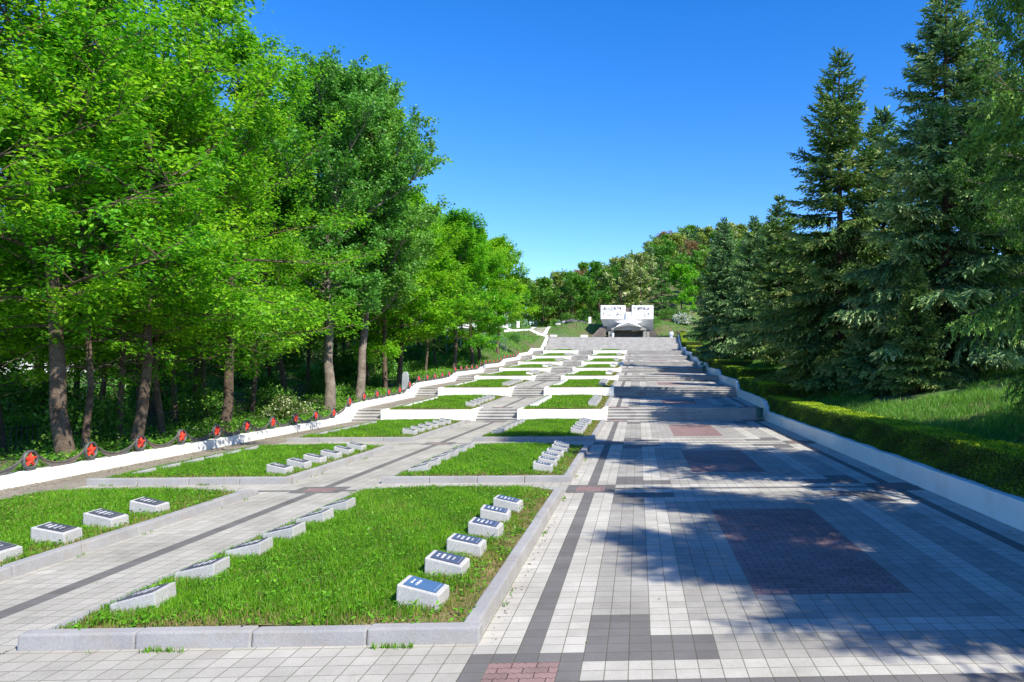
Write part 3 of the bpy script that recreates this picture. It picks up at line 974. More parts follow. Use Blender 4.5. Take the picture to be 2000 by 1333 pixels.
# ---------------------------------------------------------------- monument
def monument():
    Y = 111.0
    root = tag(empty("monument", (-1.6, Y, 5.93)), "white war monument of two relief blocks and a star over a dark granite niche", "monument")
    inv = Matrix.Translation(-root.location)

    def put(mb, name, mat, bev=0.0, parent=None):
        me = mb.mesh(name, mat, bev)
        me.transform(inv)
        return link(name, me, parent or root)
    zb = 5.93
    x0, x1 = -5.55, 2.32
    zt, zm, zl = zb + 4.92, zb + 2.86, zb + 1.30
    gl, gr = -1.86, -0.92
    for s, (a, b) in enumerate(((x0, gl), (gr, x1))):
        m = MB()
        m.box(a, b, Y, Y + 3.0, zm, zt)
        blk = put(m, "relief_block", MT['mon_white'], 0.02)
        r = MB()
        rr = random.Random(5 + s)
        w = b - a
        for i in range(90):                             # pierced figures of the relief, dark bits proud of the face
            row = rr.random()
            z = zt - 0.28 - (0.34 * rr.random() if row < 0.6 else 0.45 + 0.9 * rr.random())
            x = a + 0.35 + rr.random() * (w - 0.9)
            sx, sz = rr.uniform(0.025, 0.11), rr.uniform(0.025, 0.10)
            pts = [(x + sx * rr.uniform(.6, 1) * math.cos(t), z + sz * rr.uniform(.6, 1) * math.sin(t)) for t in np.linspace(0, 2 * PI, 7)[:-1]]
            yo = 0.02 + 0.0004 * i
            r.prism(pts, Y - yo, Y + 0.01, 'y')
        put(r, "relief_figures", MT['relief'], 0, blk)
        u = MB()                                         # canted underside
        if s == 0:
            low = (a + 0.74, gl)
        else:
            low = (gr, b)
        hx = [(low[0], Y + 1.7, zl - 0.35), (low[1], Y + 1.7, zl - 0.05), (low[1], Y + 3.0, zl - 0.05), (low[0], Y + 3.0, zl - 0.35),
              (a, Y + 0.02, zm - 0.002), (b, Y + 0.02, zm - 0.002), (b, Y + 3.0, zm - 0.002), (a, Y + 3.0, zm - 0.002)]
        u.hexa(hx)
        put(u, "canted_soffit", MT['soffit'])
    m = MB()                                             # recessed dark slot between the blocks
    m.box(gl + 0.01, gr - 0.01, Y + 1.2, Y + 3.0, zl, zt - 0.25)
    put(m, "centre_slot", MT['granite'])
    # star: a ridged five-pointed star leaning on the soffit, its top arm running up into a pillar
    cx, cz = 0.5 * (gl + gr) - 0.02, zb + 2.22
    V = [(cx, Y - 0.52, cz + 0.12)]
    arms = [(0.0, 1.0, -0.15), (2.08, 0.20, -0.25), (2.0, -0.58, -0.60), (-2.0, -0.62, -0.60), (-1.9, 0.20, -0.25)]
    inner = [(0.62, 0.56), (1.25, -0.10), (0.0, -0.30), (-1.25, -0.06), (-0.62, 0.56)]
    ring = []
    for k in range(5):
        ax, az, ay = arms[k]
        ring.append((cx + ax, Y + ay, cz + az))
        ring.append((cx + inner[k][0], Y - 0.10, cz + inner[k][1]))
    V += ring
    V += [(p[0], Y + 0.9, p[2]) for p in ring]
    F = []
    for k in range(10):
        k2 = (k + 1) % 10
        F += [(0, 1 + k, 1 + k2), (1 + k, 11 + k, 11 + k2, 1 + k2)]
    m = MB(); m.add(V, F)
    st = put(m, "star", MT['mon_white'])
    m = MB()
    m.hexa([(cx - 0.44, Y - 0.30, cz + 0.25), (cx + 0.44, Y - 0.30, cz + 0.25), (cx + 0.44, Y + 1.0, cz + 0.25), (cx - 0.44, Y + 1.0, cz + 0.25),
            (cx - 0.40, Y - 0.18, zt - 1.0), (cx + 0.40, Y - 0.18, zt - 1.0), (cx + 0.40, Y + 1.0, zt - 0.95), (cx - 0.40, Y + 1.0, zt - 0.95)])
    m.box(cx - 0.16, cx - 0.08, Y - 0.27, Y - 0.2, cz + 0.5, zt - 1.15)
    m.box(cx + 0.06, cx + 0.10, Y - 0.26, Y - 0.2, cz + 0.5, zt - 1.15)
    put(m, "pillar", MT['mon_white'], 0.015)
    m = MB()
    m.prism([(-4.0, zl + 0.18), (-3.2, zl + 0.45), (-2.2, zl + 0.70), (-1.4, zl + 0.74), (-0.5, zl + 0.66), (0.5, zl + 0.42), (1.24, zl + 0.16), (1.24, zl - 0.08), (-4.0, zl - 0.08)], Y + 0.12, Y + 1.7, 'y')
    put(m, "lintel", MT['concrete'], 0.01)
    for a, b in ((-4.42, -4.08), (-4.02, -3.60), (0.78, 1.24), (1.30, 1.72)):
        m = MB()
        m.box(a, b, Y + 0.25, Y + 0.70, zb - 0.1, zl - 0.085 if a > -4.3 and a < 1.0 else zl - 0.28)
        put(m, "column", MT['concrete'], 0.02)
    m = MB()
    m.box(-4.4, 1.7, Y + 1.6, Y + 2.1, zb - 0.1, zl - 0.09)
    back = put(m, "niche_wall", MT['granite'])
    m = MB()
    for i in range(-3, 7):
        x = -1.3 + i * 0.52 - 0.6
        m.box(x - 0.005, x + 0.012, Y + 1.585, Y + 1.602, zb + 0.02, zl - 0.12)
    put(m, "panel_joint", MT['relief'], 0, back)
    m = MB()                                            # dark sloping wedge cut into the mound on the left
    m.add([(-5.0, Y + 0.8, zb - 0.2), (-7.2, Y + 0.1, zb - 0.2), (-7.2, Y + 0.1, zb), (-5.4, Y + 0.9, zb + 1.95), (-4.6, Y + 1.0, zb + 1.95),
           (-5.0, Y + 3.0, zb - 0.2), (-7.2, Y + 3.0, zb - 0.2), (-7.2, Y + 3.0, zb), (-5.4, Y + 3.0, zb + 1.95), (-4.6, Y + 3.0, zb + 1.95)],
          [(0, 1, 2, 3, 4), (9, 8, 7, 6, 5), (1, 6, 7, 2), (2, 7, 8, 3), (3, 8, 9, 4), (0, 4, 9, 5), (0, 5, 6, 1)])
    put(m, "side_wedge", MT['granite'])
    m = MB()
    m.add([(1.75, Y + 0.8, zb - 0.2), (3.2, Y + 0.4, zb - 0.2), (3.2, Y + 0.4, zb + 0.1), (2.4, Y + 0.9, zb + 1.2), (1.75, Y + 1.0, zb + 1.2),
           (1.75, Y + 3.0, zb - 0.2), (3.2, Y + 3.0, zb - 0.2), (3.2, Y + 3.0, zb + 0.1), (2.4, Y + 3.0, zb + 1.2), (1.75, Y + 3.0, zb + 1.2)],
          [(0, 1, 2, 3, 4), (9, 8, 7, 6, 5), (1, 6, 7, 2), (2, 7, 8, 3), (3, 8, 9, 4), (0, 4, 9, 5), (0, 5, 6, 1)])
    put(m, "side_wedge", MT['granite'])


monument()

# things on the plaza
m = MB()
m.lathe([(0.17, 0), (0.19, 0.06), (0.15, 0.12), (0.20, 0.62), (0.17, 0.70), (0.05, 0.78)], 14)
o = m.build("white_vase", MT['urn'], smooth=False)
o.location = (*at(1197, 110.6), 5.925)
tag(o, "small white floor vase standing before the monument's left column", "vase")
u = empty("stone_urn", (*at(1311, 108.2), 5.925))
tag(u, "pale blue white urn on a low plinth at the staircase head", "urn")
m = MB(); m.box(-0.22, 0.22, -0.22, 0.22, 0, 0.14); m.build("plinth", MT['urn'], u, bevel=0.01)
m = MB(); m.lathe([(0.12, 0.14), (0.16, 0.2), (0.31, 0.40), (0.34, 0.62), (0.27, 0.78), (0.23, 0.82), (0.26, 0.88), (0.22, 0.88), (0.18, 0.7)], 18); m.build("bowl", MT['urn'], u, smooth=True)


def white_beam(x0, y0, x1, y1, w, h, label, group=None, z_off=0.0):
    d = Vector((x1 - x0, y1 - y0, 0)); L = d.length; d /= L; n = Vector((-d.y, d.x, 0)) * w / 2
    m = MB()
    k = max(1, int(L / 1.5))
    for i in range(k):
        a = Vector((x0, y0, 0)) + d * (L * i / k); b = Vector((x0, y0, 0)) + d * (L * (i + 1) / k)
        za, zb = gz(a.x, a.y) + z_off, gz(b.x, b.y) + z_off
        vs = []
        for (dz0, dz1) in ((-0.5, -0.5), (h, h)):
            vs += [(a.x - n.x, a.y - n.y, za + dz0), (b.x - n.x, b.y - n.y, zb + dz1), (b.x + n.x, b.y + n.y, zb + dz1), (a.x + n.x, a.y + n.y, za + dz0)]
        m.hexa(vs)
    return tag(m.build("white_kerb", MT['white_paint']), label, "kerb", group)


ax, ay = at(1021, 107); bx, by = at(1047, 124)
white_beam(ax, ay, bx, by, 0.5, 0.16, "long white kerb on the left edge of the upper side path")
cx_, cy_ = at(1061, 107); dx_, dy_ = at(1077, 124)
white_beam(cx_, cy_, dx_, dy_, 0.5, 0.16, "long white kerb on the right edge of the upper side path")
m = MB()
for i in range(12):
    f0, f1 = i / 12, (i + 1) / 12
    pa, pb = Vector((ax + 0.3, ay - 3, 0)).lerp(Vector((bx + 0.25, by, 0)), f0), Vector((cx_ - 0.3, cy_ - 3, 0)).lerp(Vector((dx_ - 0.25, dy_, 0)), f0)
    qa, qb = Vector((ax + 0.3, ay - 3, 0)).lerp(Vector((bx + 0.25, by, 0)), f1), Vector((cx_ - 0.3, cy_ - 3, 0)).lerp(Vector((dx_ - 0.25, dy_, 0)), f1)
    m.add([(p.x, p.y, gz(p.x, p.y) + 0.07) for p in (pa, pb, qb, qa)], [(0, 1, 2, 3)])
tag(m.build("path", MT['path']), kind='structure')
ex, ey = at(984, 103.5)
white_beam(ex, ey, XL - 0.4, 105.5, 0.4, 0.28, "low white wall running left from the head of the staircase")
fx, fy = at(975, 108); hx_, hy_ = at(1000, 104)
white_beam(fx, fy, hx_, hy_, 0.4, 0.2, "short white kerb slanting across the upper left lawn")
for i, (px, yy, w) in enumerate(((1081, 108.5, "left of"), (1141, 108.5, "right of"))):
    x, y = at(px, yy)
    m = MB(); m.box(x - 0.5, x + 0.5, y - 0.25, y + 0.25, 5.7, 6.32)
    tag(m.build("white_plinth", MT['white_paint'], bevel=0.02), f"low white plinth on the plaza edge {w} the dark rock garden", "plinth", "white plinths on the plaza edge")
rx, ry = at(1122, 118)
for i in range(16):
    a = i * 2.4
    rr_ = 0.55 * math.sqrt(i)
    x, y = rx + 1.5 * rr_ * math.cos(a), ry + 1.1 * rr_ * math.sin(a)
    r = random.Random(i)
    s = r.uniform(0.35, 0.75)
    bm = bmesh.new()
    bmesh.ops.create_icosphere(bm, subdivisions=2, radius=s)
    for v in bm.verts:
        v.co *= r.uniform(0.78, 1.12)
        v.co.z *= 0.55
    me = bpy.data.meshes.new("rock")
    bm.to_mesh(me); bm.free()
    me.materials.append(MT['rock'] if i % 4 else MT['marker'])
    o = link("rock", me)
    o.location = (x, y, gz(x, y) + 0.12)
    tag(o, "dark weathered boulder heaped in the rock garden left of the monument" if i % 4 else "pale boulder lying among the dark rock garden stones", "boulder",
        "dark rock garden boulders" if i % 4 else "pale rock garden boulders")
for i, (px, py_, yy, w) in enumerate(((1012, 646, 118, "farthest left"), (1048, 632, 126, "behind the side path"), (1152, 632, 121, "behind the rock garden"), (1092, 632, 128, "under the grey leaved trees"))):
    x, y = at(px, yy)
    m = MB(); m.box(-0.22, 0.22, -0.15, 0.15, -0.4, 1.25); m.box(-0.27, 0.27, -0.19, 0.19, -0.4, 0.25)
    o = m.build("white_stele", MT['white_paint'], bevel=0.02)
    o.location = (x, y, gz(x, y))
    tag(o, f"upright white stele on the upper lawn, {w}", "stele", "white steles on the upper lawn")
x, y = at(792, 44.0)
o = empty("grey_stele", (x, y, gz(x, y) - 0.05))
tag(o, "small grey stone stele standing among undergrowth behind the left wall", "stele")
m = MB(); m.box(-0.25, 0.25, -0.18, 0.18, 0, 0.25); m.build("base", MT['stele'], o, bevel=0.02)
m = MB(); m.prism([(-0.2, 0.25), (0.2, 0.25), (0.16, 1.1), (0.08, 1.25), (-0.08, 1.25), (-0.16, 1.1)], -0.09, 0.09, 'y'); m.build("slab", MT['stele'], o, bevel=0.01)


# ---------------------------------------------------------------- railings behind the trees
def railing(p, q, h, mat, label, gap=0.16, name="iron_railing"):
    p, q = Vector((*p, 0)), Vector((*q, 0))
    L = (q - p).length
    d = (q - p) / L
    root = tag(empty(name, (p.x, p.y, gz(p.x, p.y))), label, "railing")
    base = root.location.copy()
    rail, bars = MB(), MB()
    n = int(L / gap)
    for i in range(n + 1):
        c = p + d * (i * gap)
        z = gz(c.x, c.y)
        bars.tube([Vector((c.x, c.y, z - 0.1)) - base, Vector((c.x, c.y, z + h)) - base], 0.011, 4)
    k = max(2, int(L / 1.5))
    for f in (0.2, 0.88):
        pts = [p + d * (L * i / k) for i in range(k + 1)]
        rail.tube([Vector((c.x, c.y, gz(c.x, c.y) + h * f)) - base for c in pts], 0.018, 4)
    rail.build("rail", mat, root)
    bars.build("bar", mat, root)
    for i in range(0, k + 1, 2):
        c = p + d * (L * i / k)
        m = MB(); z = gz(c.x, c.y)
        m.box(c.x - base.x - 0.03, c.x - base.x + 0.03, c.y - base.y - 0.03, c.y - base.y + 0.03, z - base.z - 0.2, z - base.z + h + 0.08)
        m.build("post", mat, root)


railing((-17.5, 13), (-16.2, 27), 0.75, MT['iron'], "dark iron paling fence behind the nearest left trees")
railing((-17.5, 27.5), (-18.5, 44), 0.75, MT['iron'], "dark iron paling fence among undergrowth farther along the left trees")
railing(at(930, 84), at(990, 80), 1.5, MT['rail_white'], "pale metal railing at the foot of the upper left bank", 0.22, "metal_railing")
railing(at(1388, 66), at(1420, 66), 0.95, MT['rail_white'], "short pale railing behind the blue spruce on the right", 0.2, "metal_railing")


def house(px, depth, w, d, h, label, rot=0.0, z=None, roof='roof'):
    x, y = at(px, depth)
    z = gz(x, y) if z is None else z
    root = tag(empty("house", (x, y, z), rot), label, "house")
    m = MB(); m.box(-w / 2, w / 2, -d / 2, d / 2, -1, h); m.build("wall", MT['house'], root)
    m = MB(); m.prism([(-d / 2 - 0.4, h), (d / 2 + 0.4, h), (0, h + d * 0.28)], -w / 2 - 0.4, w / 2 + 0.4, 'x'); m.build("roof", MT[roof], root)
    n = max(2, int(w / 2.4))
    for i in range(n):
        cx = -w / 2 + (i + 0.5) * w / n
        m = MB(); m.box(cx - 0.5, cx + 0.5, -d / 2 - 0.03, -d / 2 + 0.1, h * 0.35, h * 0.8)
        wd = m.build("window", MT['rail_white'], root)
        m = MB(); m.box(cx - 0.42, cx + 0.42, -d / 2 - 0.045, -d / 2 - 0.033, h * 0.38, h * 0.77); m.build("pane", MT['glass'], wd)


house(70, 62, 9, 7, 3.2, "pale house glimpsed between trunks at the far left", 0.35)
house(610, 95, 11, 7, 3.4, "pale house far behind the tall poplar trunks", 0.5)
house(905, 118, 12, 7, 3.2, "long pale low building behind the far left trees", 0.6)
# blue-white steel frame standing behind the far left trees
x, y = at(886, 74)
o = tag(empty("steel_frame", (x, y, gz(x, y)), 0.2), "pale blue steel lattice frame behind the far left trunks", "steel frame")
for s in (-1, 1):
    m = MB(); m.box(s * 0.65 - 0.06, s * 0.65 + 0.06, -0.06, 0.06, -0.1, 3.4); m.build("post", MT['rail_white'], o)
for z0, z1 in ((0.2, 1.5), (1.6, 2.9)):
    m = MB(); m.tube([(-0.65, 0, z0), (0.65, 0, z1)], 0.045, 5); m.build("brace", MT['rail_white'], o)
    m = MB(); m.tube([(-0.65, 0, z1), (0.65, 0, z1)], 0.045, 5); m.build("rung", MT['rail_white'], o)

# ---------------------------------------------------------------- leaves and blades
def unit(a):
    return a / np.maximum(np.linalg.norm(a, axis=-1, keepdims=True), 1e-9)


def leaf_geo(Pp, D, N, L, W, fold=0.12):
    """Rhombic leaves: Pp base, D axis, N normal (arrays), L/W arrays."""
    D, N = unit(D), unit(N)
    S = unit(np.cross(N, D))
    N = np.cross(D, S)
    L = L[:, None]; W = W[:, None]
    V = np.empty((len(Pp), 4, 3))
    V[:, 0] = Pp
    mid = Pp + D * L * 0.45
    V[:, 1] = mid + S * W * 0.5 + N * W * fold
    V[:, 2] = Pp + D * L
    V[:, 3] = mid - S * W * 0.5 + N * W * fold
    return V.reshape(-1, 3)


def leaf_mesh(name, Pp, D, N, L, W, mat, tint):
    V = leaf_geo(Pp, D, N, L, W)
    return np_mesh(name, V, np.arange(len(V)).reshape(-1, 4), mat, tint=np.clip(tint, 0, 1))


def tubes_mesh(name, lines, mat):
    """lines: list of (points (n,3), radii (n,), sides). One mesh."""
    Vs, Qs, off = [], [], 0
    for pts, rad, sides in lines:
        pts = np.asarray(pts); n = len(pts)
        d = np.gradient(pts, axis=0)
        d = unit(d)
        ref = np.where(np.abs(d[:, :1]) < 0.8, np.array([[1.0, 0, 0]]), np.array([[0, 1.0, 0]]))
        ref = np.repeat(ref[:1], n, 0)
        u = unit(np.cross(d, ref)); w = np.cross(d, u)
        a = np.arange(sides) * 2 * PI / sides
        V = pts[:, None, :] + (u[:, None, :] * np.cos(a)[None, :, None] + w[:, None, :] * np.sin(a)[None, :, None]) * np.asarray(rad)[:, None, None]
        i = np.arange(n - 1)[:, None] * sides; k = np.arange(sides)[None, :]; k2 = (k + 1) % sides
        Q = np.stack([i + k, i + k2, i + sides + k2, i + sides + k], -1).reshape(-1, 4) + off
        Vs.append(V.reshape(-1, 3)); Qs.append(Q); off += n * sides
    return np_mesh(name, np.concatenate(Vs), np.concatenate(Qs), mat, smooth=True)


def rot_about(v, axis, ang):
    axis = axis / np.linalg.norm(axis)
    return v * math.cos(ang) + np.cross(axis, v) * math.sin(ang) + axis * np.dot(axis, v) * (1 - math.cos(ang))


UP = np.array([0, 0, 1.0])


def grow_broadleaf(seed, H, clear, R, r0, nl, ns, nt, K, leafL, leafW, e0=8, e1=65, curve=0.5, flat=0.75, prof='round', lean=0.05, spread=0.2, droop=0.25, bias=None, dead=0, fine=True):
    """Trunk, limbs, boughs and twigs; leaves in tufts on the twigs. Returns (lines, leaf arrays)."""
    r = np.random.default_rng(seed)
    lines = []
    n = 12
    t = np.linspace(0, 1, n)
    wob = np.cumsum(r.normal(0, 0.035, (n, 2)) * H * 0.12, axis=0) + np.outer(t, r.normal(0, lean, 2) * H)
    wob[0] = 0
    tr = np.stack([wob[:, 0], wob[:, 1], t * H * 0.93 - 0.25 * (t == 0)], -1)
    rad = r0 * ((1 - t) ** 0.85 * 0.93 + 0.06)
    rad[0] *= 1.25; rad[1] *= 1.02
    lines.append((tr, rad, 12))
    base, dirs = [], []
    az = r.uniform(0, 2 * PI)
    for i in range(nl):
        f = (i + r.uniform(-.4, .4)) / max(nl - 1, 1)
        f = min(max(f, 0), 1)
        z = clear + (H * 0.9 - clear) * f ** 0.9
        ti = z / (H * 0.93)
        p0 = np.array([np.interp(ti, t, tr[:, 0]), np.interp(ti, t, tr[:, 1]), z])
        az += 2.4 + r.normal(0, 0.35)
        if prof == 'round':
            Lm = R * (0.55 + 0.5 * math.sin(PI * min(1, f * 0.75 + 0.22))) * (1 - 0.45 * f ** 3)
        elif prof == 'column':
            Lm = R * (0.75 + 0.4 * math.sin(PI * f)) * (1 - 0.35 * f ** 4)
        else:
            Lm = R * (1.0 - 0.75 * f)
        Lm *= r.uniform(0.75, 1.15)
        if bias is not None:
            Lm *= 1 + bias[2] * math.cos(az - math.atan2(bias[1], bias[0]))
        el = math.radians(e0 + (e1 - e0) * f + r.normal(0, 7))
        m = 7
        d = np.array([math.cos(az) * math.cos(el), math.sin(az) * math.cos(el), math.sin(el)])
        pts = [p0]
        for k in range(m - 1):
            d = d + UP * curve * 0.12 + r.normal(0, 0.09, 3)
            d /= np.linalg.norm(d)
            pts.append(pts[-1] + d * Lm / (m - 1))
        pts = np.array(pts)
        rl = max(0.02, r0 * 0.30 * (1 - 0.6 * f) * min(1, Lm / R))
        s = np.linspace(0, 1, m)
        lines.append((pts, rl * (1 - s * 0.85), 6))
        for j in range(ns):
            u = 0.22 + 0.78 * (j + r.uniform(0.1, 0.9)) / ns
            q0 = np.array([np.interp(u, s, pts[:, c]) for c in range(3)])
            k = min(int(u * (m - 1)), m - 2)
            d1 = pts[k + 1] - pts[k]; d1 /= np.linalg.norm(d1)
            side = 1 if j % 2 else -1
            d2 = rot_about(d1, UP, side * math.radians(r.uniform(25, 75)))
            d2 = d2 + UP * r.normal(0.12, spread)
            d2 /= np.linalg.norm(d2)
            L2 = Lm * (0.42 - 0.18 * u) * r.uniform(0.7, 1.25)
            mm = 4
            pp = [q0]; dd = d2
            for _ in range(mm - 1):
                dd = dd + r.normal(0, 0.12, 3) + UP * 0.03
                dd /= np.linalg.norm(dd)
                pp.append(pp[-1] + dd * L2 / (mm - 1))
            pp = np.array(pp)
            s2 = np.linspace(0, 1, mm)
            if fine:
                lines.append((pp, rl * 0.30 * (1 - s2 * 0.8) + 0.003, 4))
            for q in range(nt):
                v = 0.25 + 0.75 * (q + r.uniform(0, 1)) / nt
                b = np.array([np.interp(v, s2, pp[:, c]) for c in range(3)])
                td = dd + r.normal(0, 0.55, 3) * np.array([1, 1, 0.6])
                td /= np.linalg.norm(td)
                Lt = r.uniform(0.2, 0.5) * (0.5 + 0.12 * R)
                if fine and q % 2 == 0:
                    lines.append((np.array([b, b + td * Lt * 0.5, b + td * Lt]), np.array([0.007, 0.005, 0.002]), 3))
                base.append(b + td * Lt * 0.35); dirs.append(td * Lt)
    for k in range(dead):                                # bare dead twigs low in the crown
        z = r.uniform(clear * 0.75, H * 0.5)
        ti = z / (H * 0.93)
        p = np.array([np.interp(ti, t, tr[:, 0]), np.interp(ti, t, tr[:, 1]), z])
        a = r.uniform(0, 2 * PI)
        d = np.array([math.cos(a), math.sin(a), r.uniform(-0.35, 0.3)])
        pts = [p]
        for _ in range(5):
            d = unit(d + r.normal(0, 0.22, 3))
            pts.append(pts[-1] + d * r.uniform(0.25, 0.5))
        lines.append((np.array(pts), np.linspace(0.016, 0.003, 6), 4))
    base, dirs = np.array(base), np.array(dirs)
    M = len(base)
    u = r.uniform(0, 1, (M, K))
    Pp = base[:, None, :] + dirs[:, None, :] * u[..., None] + r.normal(0, 0.07 + 0.3 * leafL, (M, K, 3)) * np.array([1, 1, 0.7])
    out = unit(r.normal(0, 1, (M, K, 3)) + unit(dirs)[:, None, :] * 0.9)
    out[..., 2] = out[..., 2] * 0.5 - droop
    N = unit(r.normal(0, 1 - flat, (M, K, 3)) + UP * flat)
    tuft = np.clip(r.normal(0.5, 0.16, (M, 1)), 0, 1)
    tint = np.clip(tuft + r.normal(0, 0.16, (M, K)), 0, 1)
    L = leafL * r.uniform(0.65, 1.25, (M, K)); W = leafW * r.uniform(0.7, 1.2, (M, K))
    return lines, (Pp.reshape(-1, 3), out.reshape(-1, 3), N.reshape(-1, 3), L.ravel(), W.ravel(), tint.ravel())


def tree_meshes(name, grown, bark, leaf):
    lines, lv = grown
    return tubes_mesh(name + "_trunk", lines, bark), leaf_mesh(name + "_crown", *lv[:5], leaf, lv[5])


def grow_spruce(seed, H, R, z0, r0, whorl=0.42, per=6, bl=0.20, bw=0.055, dens=1.0, droop=0.32, fullness=0.85, hang=0.55, fan=0):
    r = np.random.default_rng(seed)
    t = np.linspace(0, 1, 10)
    bend = np.cumsum(r.normal(0, 0.02, (10, 2)), axis=0)
    tr = np.stack([bend[:, 0], bend[:, 1], t * H - 0.3 * (t == 0)], -1)
    lines = [(tr, r0 * (1 - t * 0.97) ** 0.9 + 0.006, 10)]
    Pp, Dd, Nn, Tt, Ll = [], [], [], [], []
    z = z0
    az = 0.0
    while z < H - 0.25:
        f = z / H
        L0 = R * (1 - f) ** fullness * (0.55 + 0.45 * min(1, (f - z0 / H) / 0.12 + 0.35)) + 0.12
        nb = per if f < 0.85 else max(3, per - 2)
        for k in range(nb):
            az += 2 * PI / nb + r.normal(0, 0.35)
            L = L0 * r.uniform(0.62, 1.12)
            if r.random() < 0.06:
                continue
            zz = z + r.uniform(-0.5, 0.5) * whorl
            el0 = math.radians(-14 + 55 * f ** 1.6 + r.normal(0, 6))
            m = 7
            s = np.linspace(0, 1, m)
            hx = L * s * math.cos(el0)
            hz = L * s * math.sin(el0) - droop * L * s ** 1.6 * (1 - f) + 0.22 * L * np.clip(s - 0.6, 0, 1) ** 1.5 * 2
            bx, by = np.interp(zz / H, t, bend[:, 0]), np.interp(zz / H, t, bend[:, 1])
            wv = np.cumsum(r.normal(0, 0.03, m)) * L
            pts = np.stack([bx + hx * math.cos(az) - wv * math.sin(az), by + hx * math.sin(az) + wv * math.cos(az), zz + hz], -1)
            lines.append((pts, max(0.006, 0.018 * L / 2.5 + 0.006) * (1 - s * 0.8), 4))
            dl = np.gradient(pts, axis=0)
            nlat = max(6, int(L / 0.075 * dens))
            tone = r.normal(0, 0.10)
            for j in range(nlat):
                u = 0.16 + 0.84 * (j + r.random()) / nlat
                q = np.array([np.interp(u, s, pts[:, c]) for c in range(3)])
                d1 = np.array([np.interp(u, s, dl[:, c]) for c in range(3)])
                d1 /= np.linalg.norm(d1)
                side = 1 if j % 2 else -1
                d2 = rot_about(d1, UP, side * math.radians(r.uniform(30, 70)))
                d2[2] -= r.uniform(0, hang)
                d2 /= np.linalg.norm(d2)
                Ls = (0.18 + 0.26 * L * (1 - u) ** 0.8 + 0.06 * L) * r.uniform(0.7, 1.25)
                nbr = max(2, int(Ls / (bl * 0.42)))
                for b in range(nbr):
                    v = b / nbr
                    pos = q + d2 * Ls * v + np.array([0, 0, -0.10 * Ls * v * v])
                    dd = d2 + r.normal(0, 0.28, 3)
                    dd[2] -= hang * 0.25 * v
                    Pp.append(pos); Dd.append(dd)
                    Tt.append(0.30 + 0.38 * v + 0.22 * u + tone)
                    Ll.append(bl * (1.0 if b < nbr - 1 else 1.15))
        z += whorl * r.uniform(0.75, 1.2) * (0.75 + 0.5 * (1 - f))
    # leader
    for k in range(14):
        Pp.append(np.array([bend[-1, 0], bend[-1, 1], H - 0.6 + 0.045 * k])); Dd.append(np.array([r.normal(0, .5), r.normal(0, .5), 0.8])); Tt.append(0.6); Ll.append(bl * 0.8)
    Pp, Dd, Tt, Ll = np.array(Pp), unit(np.array(Dd)), np.array(Tt), np.array(Ll)
    n = len(Pp)
    # each needle brush: two crossed slender leaves
    if fan:                                              # close to the camera: every shoot is a fan of fine needles
        k = fan
        Pp = np.repeat(Pp, k, 0) + np.repeat(Dd, k, 0) * np.tile(np.linspace(0, 0.55, k), n)[:, None] * bl
        Dd = unit(np.repeat(Dd, k, 0) + r.normal(0, 0.38, (n * k, 3)))
        Tt = np.repeat(Tt, k) + np.tile(np.linspace(-0.08, 0.15, k), n); Ll = np.repeat(Ll, k) * 0.5
        n = n * k
    N1 = unit(UP + r.normal(0, 0.33, (n, 3)))            # flat sprays that catch the light from above
    N2 = unit(np.cross(Dd, N1) + 0.2 * r.normal(0, 1, (n, 3)))
    L = Ll * r.uniform(0.8, 1.25, n); W = bw * r.uniform(0.75, 1.25, n)
    tint = np.clip(Tt + r.normal(0, 0.12, n), 0, 1)
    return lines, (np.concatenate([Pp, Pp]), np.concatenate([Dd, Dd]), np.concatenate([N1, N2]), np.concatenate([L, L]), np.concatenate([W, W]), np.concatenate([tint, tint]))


def make_tree(name, meshes, label, cat, group=None):
    root = tag(empty(name), label, cat, group)
    link("trunk", meshes[0], root)
    link("crown", meshes[1], root)
    return root


def put_tree(name, meshes, x, y, label, cat="tree", group=None, rz=0.0, s=1.0, sink=0.05, z=None):
    o = make_tree(name, meshes, label, cat, group)
    o.location = (x, y, (gz(x, y) if z is None else z) - sink)
    o.rotation_euler = (0, 0, rz)
    o.scale = (s, s, s) if not isinstance(s, tuple) else s
    return o


# ---- left row: tall bright ash-like trees, poplars farther on
ash = [tree_meshes("ash_tree", grow_broadleaf(21 + i, H, cl, R, r0, 31, 10, 7, 16, 0.15, 0.078, e0=-10, e1=62, prof='round', droop=0.30, flat=0.68, dead=26), MT['bark'], MT['leaf'])
       for i, (H, cl, R, r0) in enumerate(((14.5, 3.3, 4.5, 0.18), (14.0, 3.0, 4.1, 0.13), (12.5, 2.7, 3.8, 0.10)))]
ash_far = [tree_meshes("ash_tree", grow_broadleaf(41 + i, H, 2.6, R, 0.15, 28, 9, 6, 22, 0.20, 0.11, e0=-8, e1=62, prof='round', flat=0.7), MT['bark'], MT['leaf'])
           for i, (H, R) in enumerate(((11.5, 3.9), (10.5, 3.5)))]
poplar = [tree_meshes("poplar_tree", grow_broadleaf(61 + i, H, 4.2, R, r0, 60, 12, 7, 26, 0.135, 0.115, e0=28, e1=80, prof='column', flat=0.25, droop=0.15, lean=0.015), MT['bark_light'], MT['poplar'])
          for i, (H, R, r0) in enumerate(((15.4, 4.5, 0.25), (16.4, 4.2, 0.23)))]
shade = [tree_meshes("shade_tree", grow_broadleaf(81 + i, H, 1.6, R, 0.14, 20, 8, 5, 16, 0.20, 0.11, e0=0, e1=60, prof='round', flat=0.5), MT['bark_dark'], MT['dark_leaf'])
         for i, (H, R) in enumerate(((9.0, 4.0), (11.0, 4.4)))]

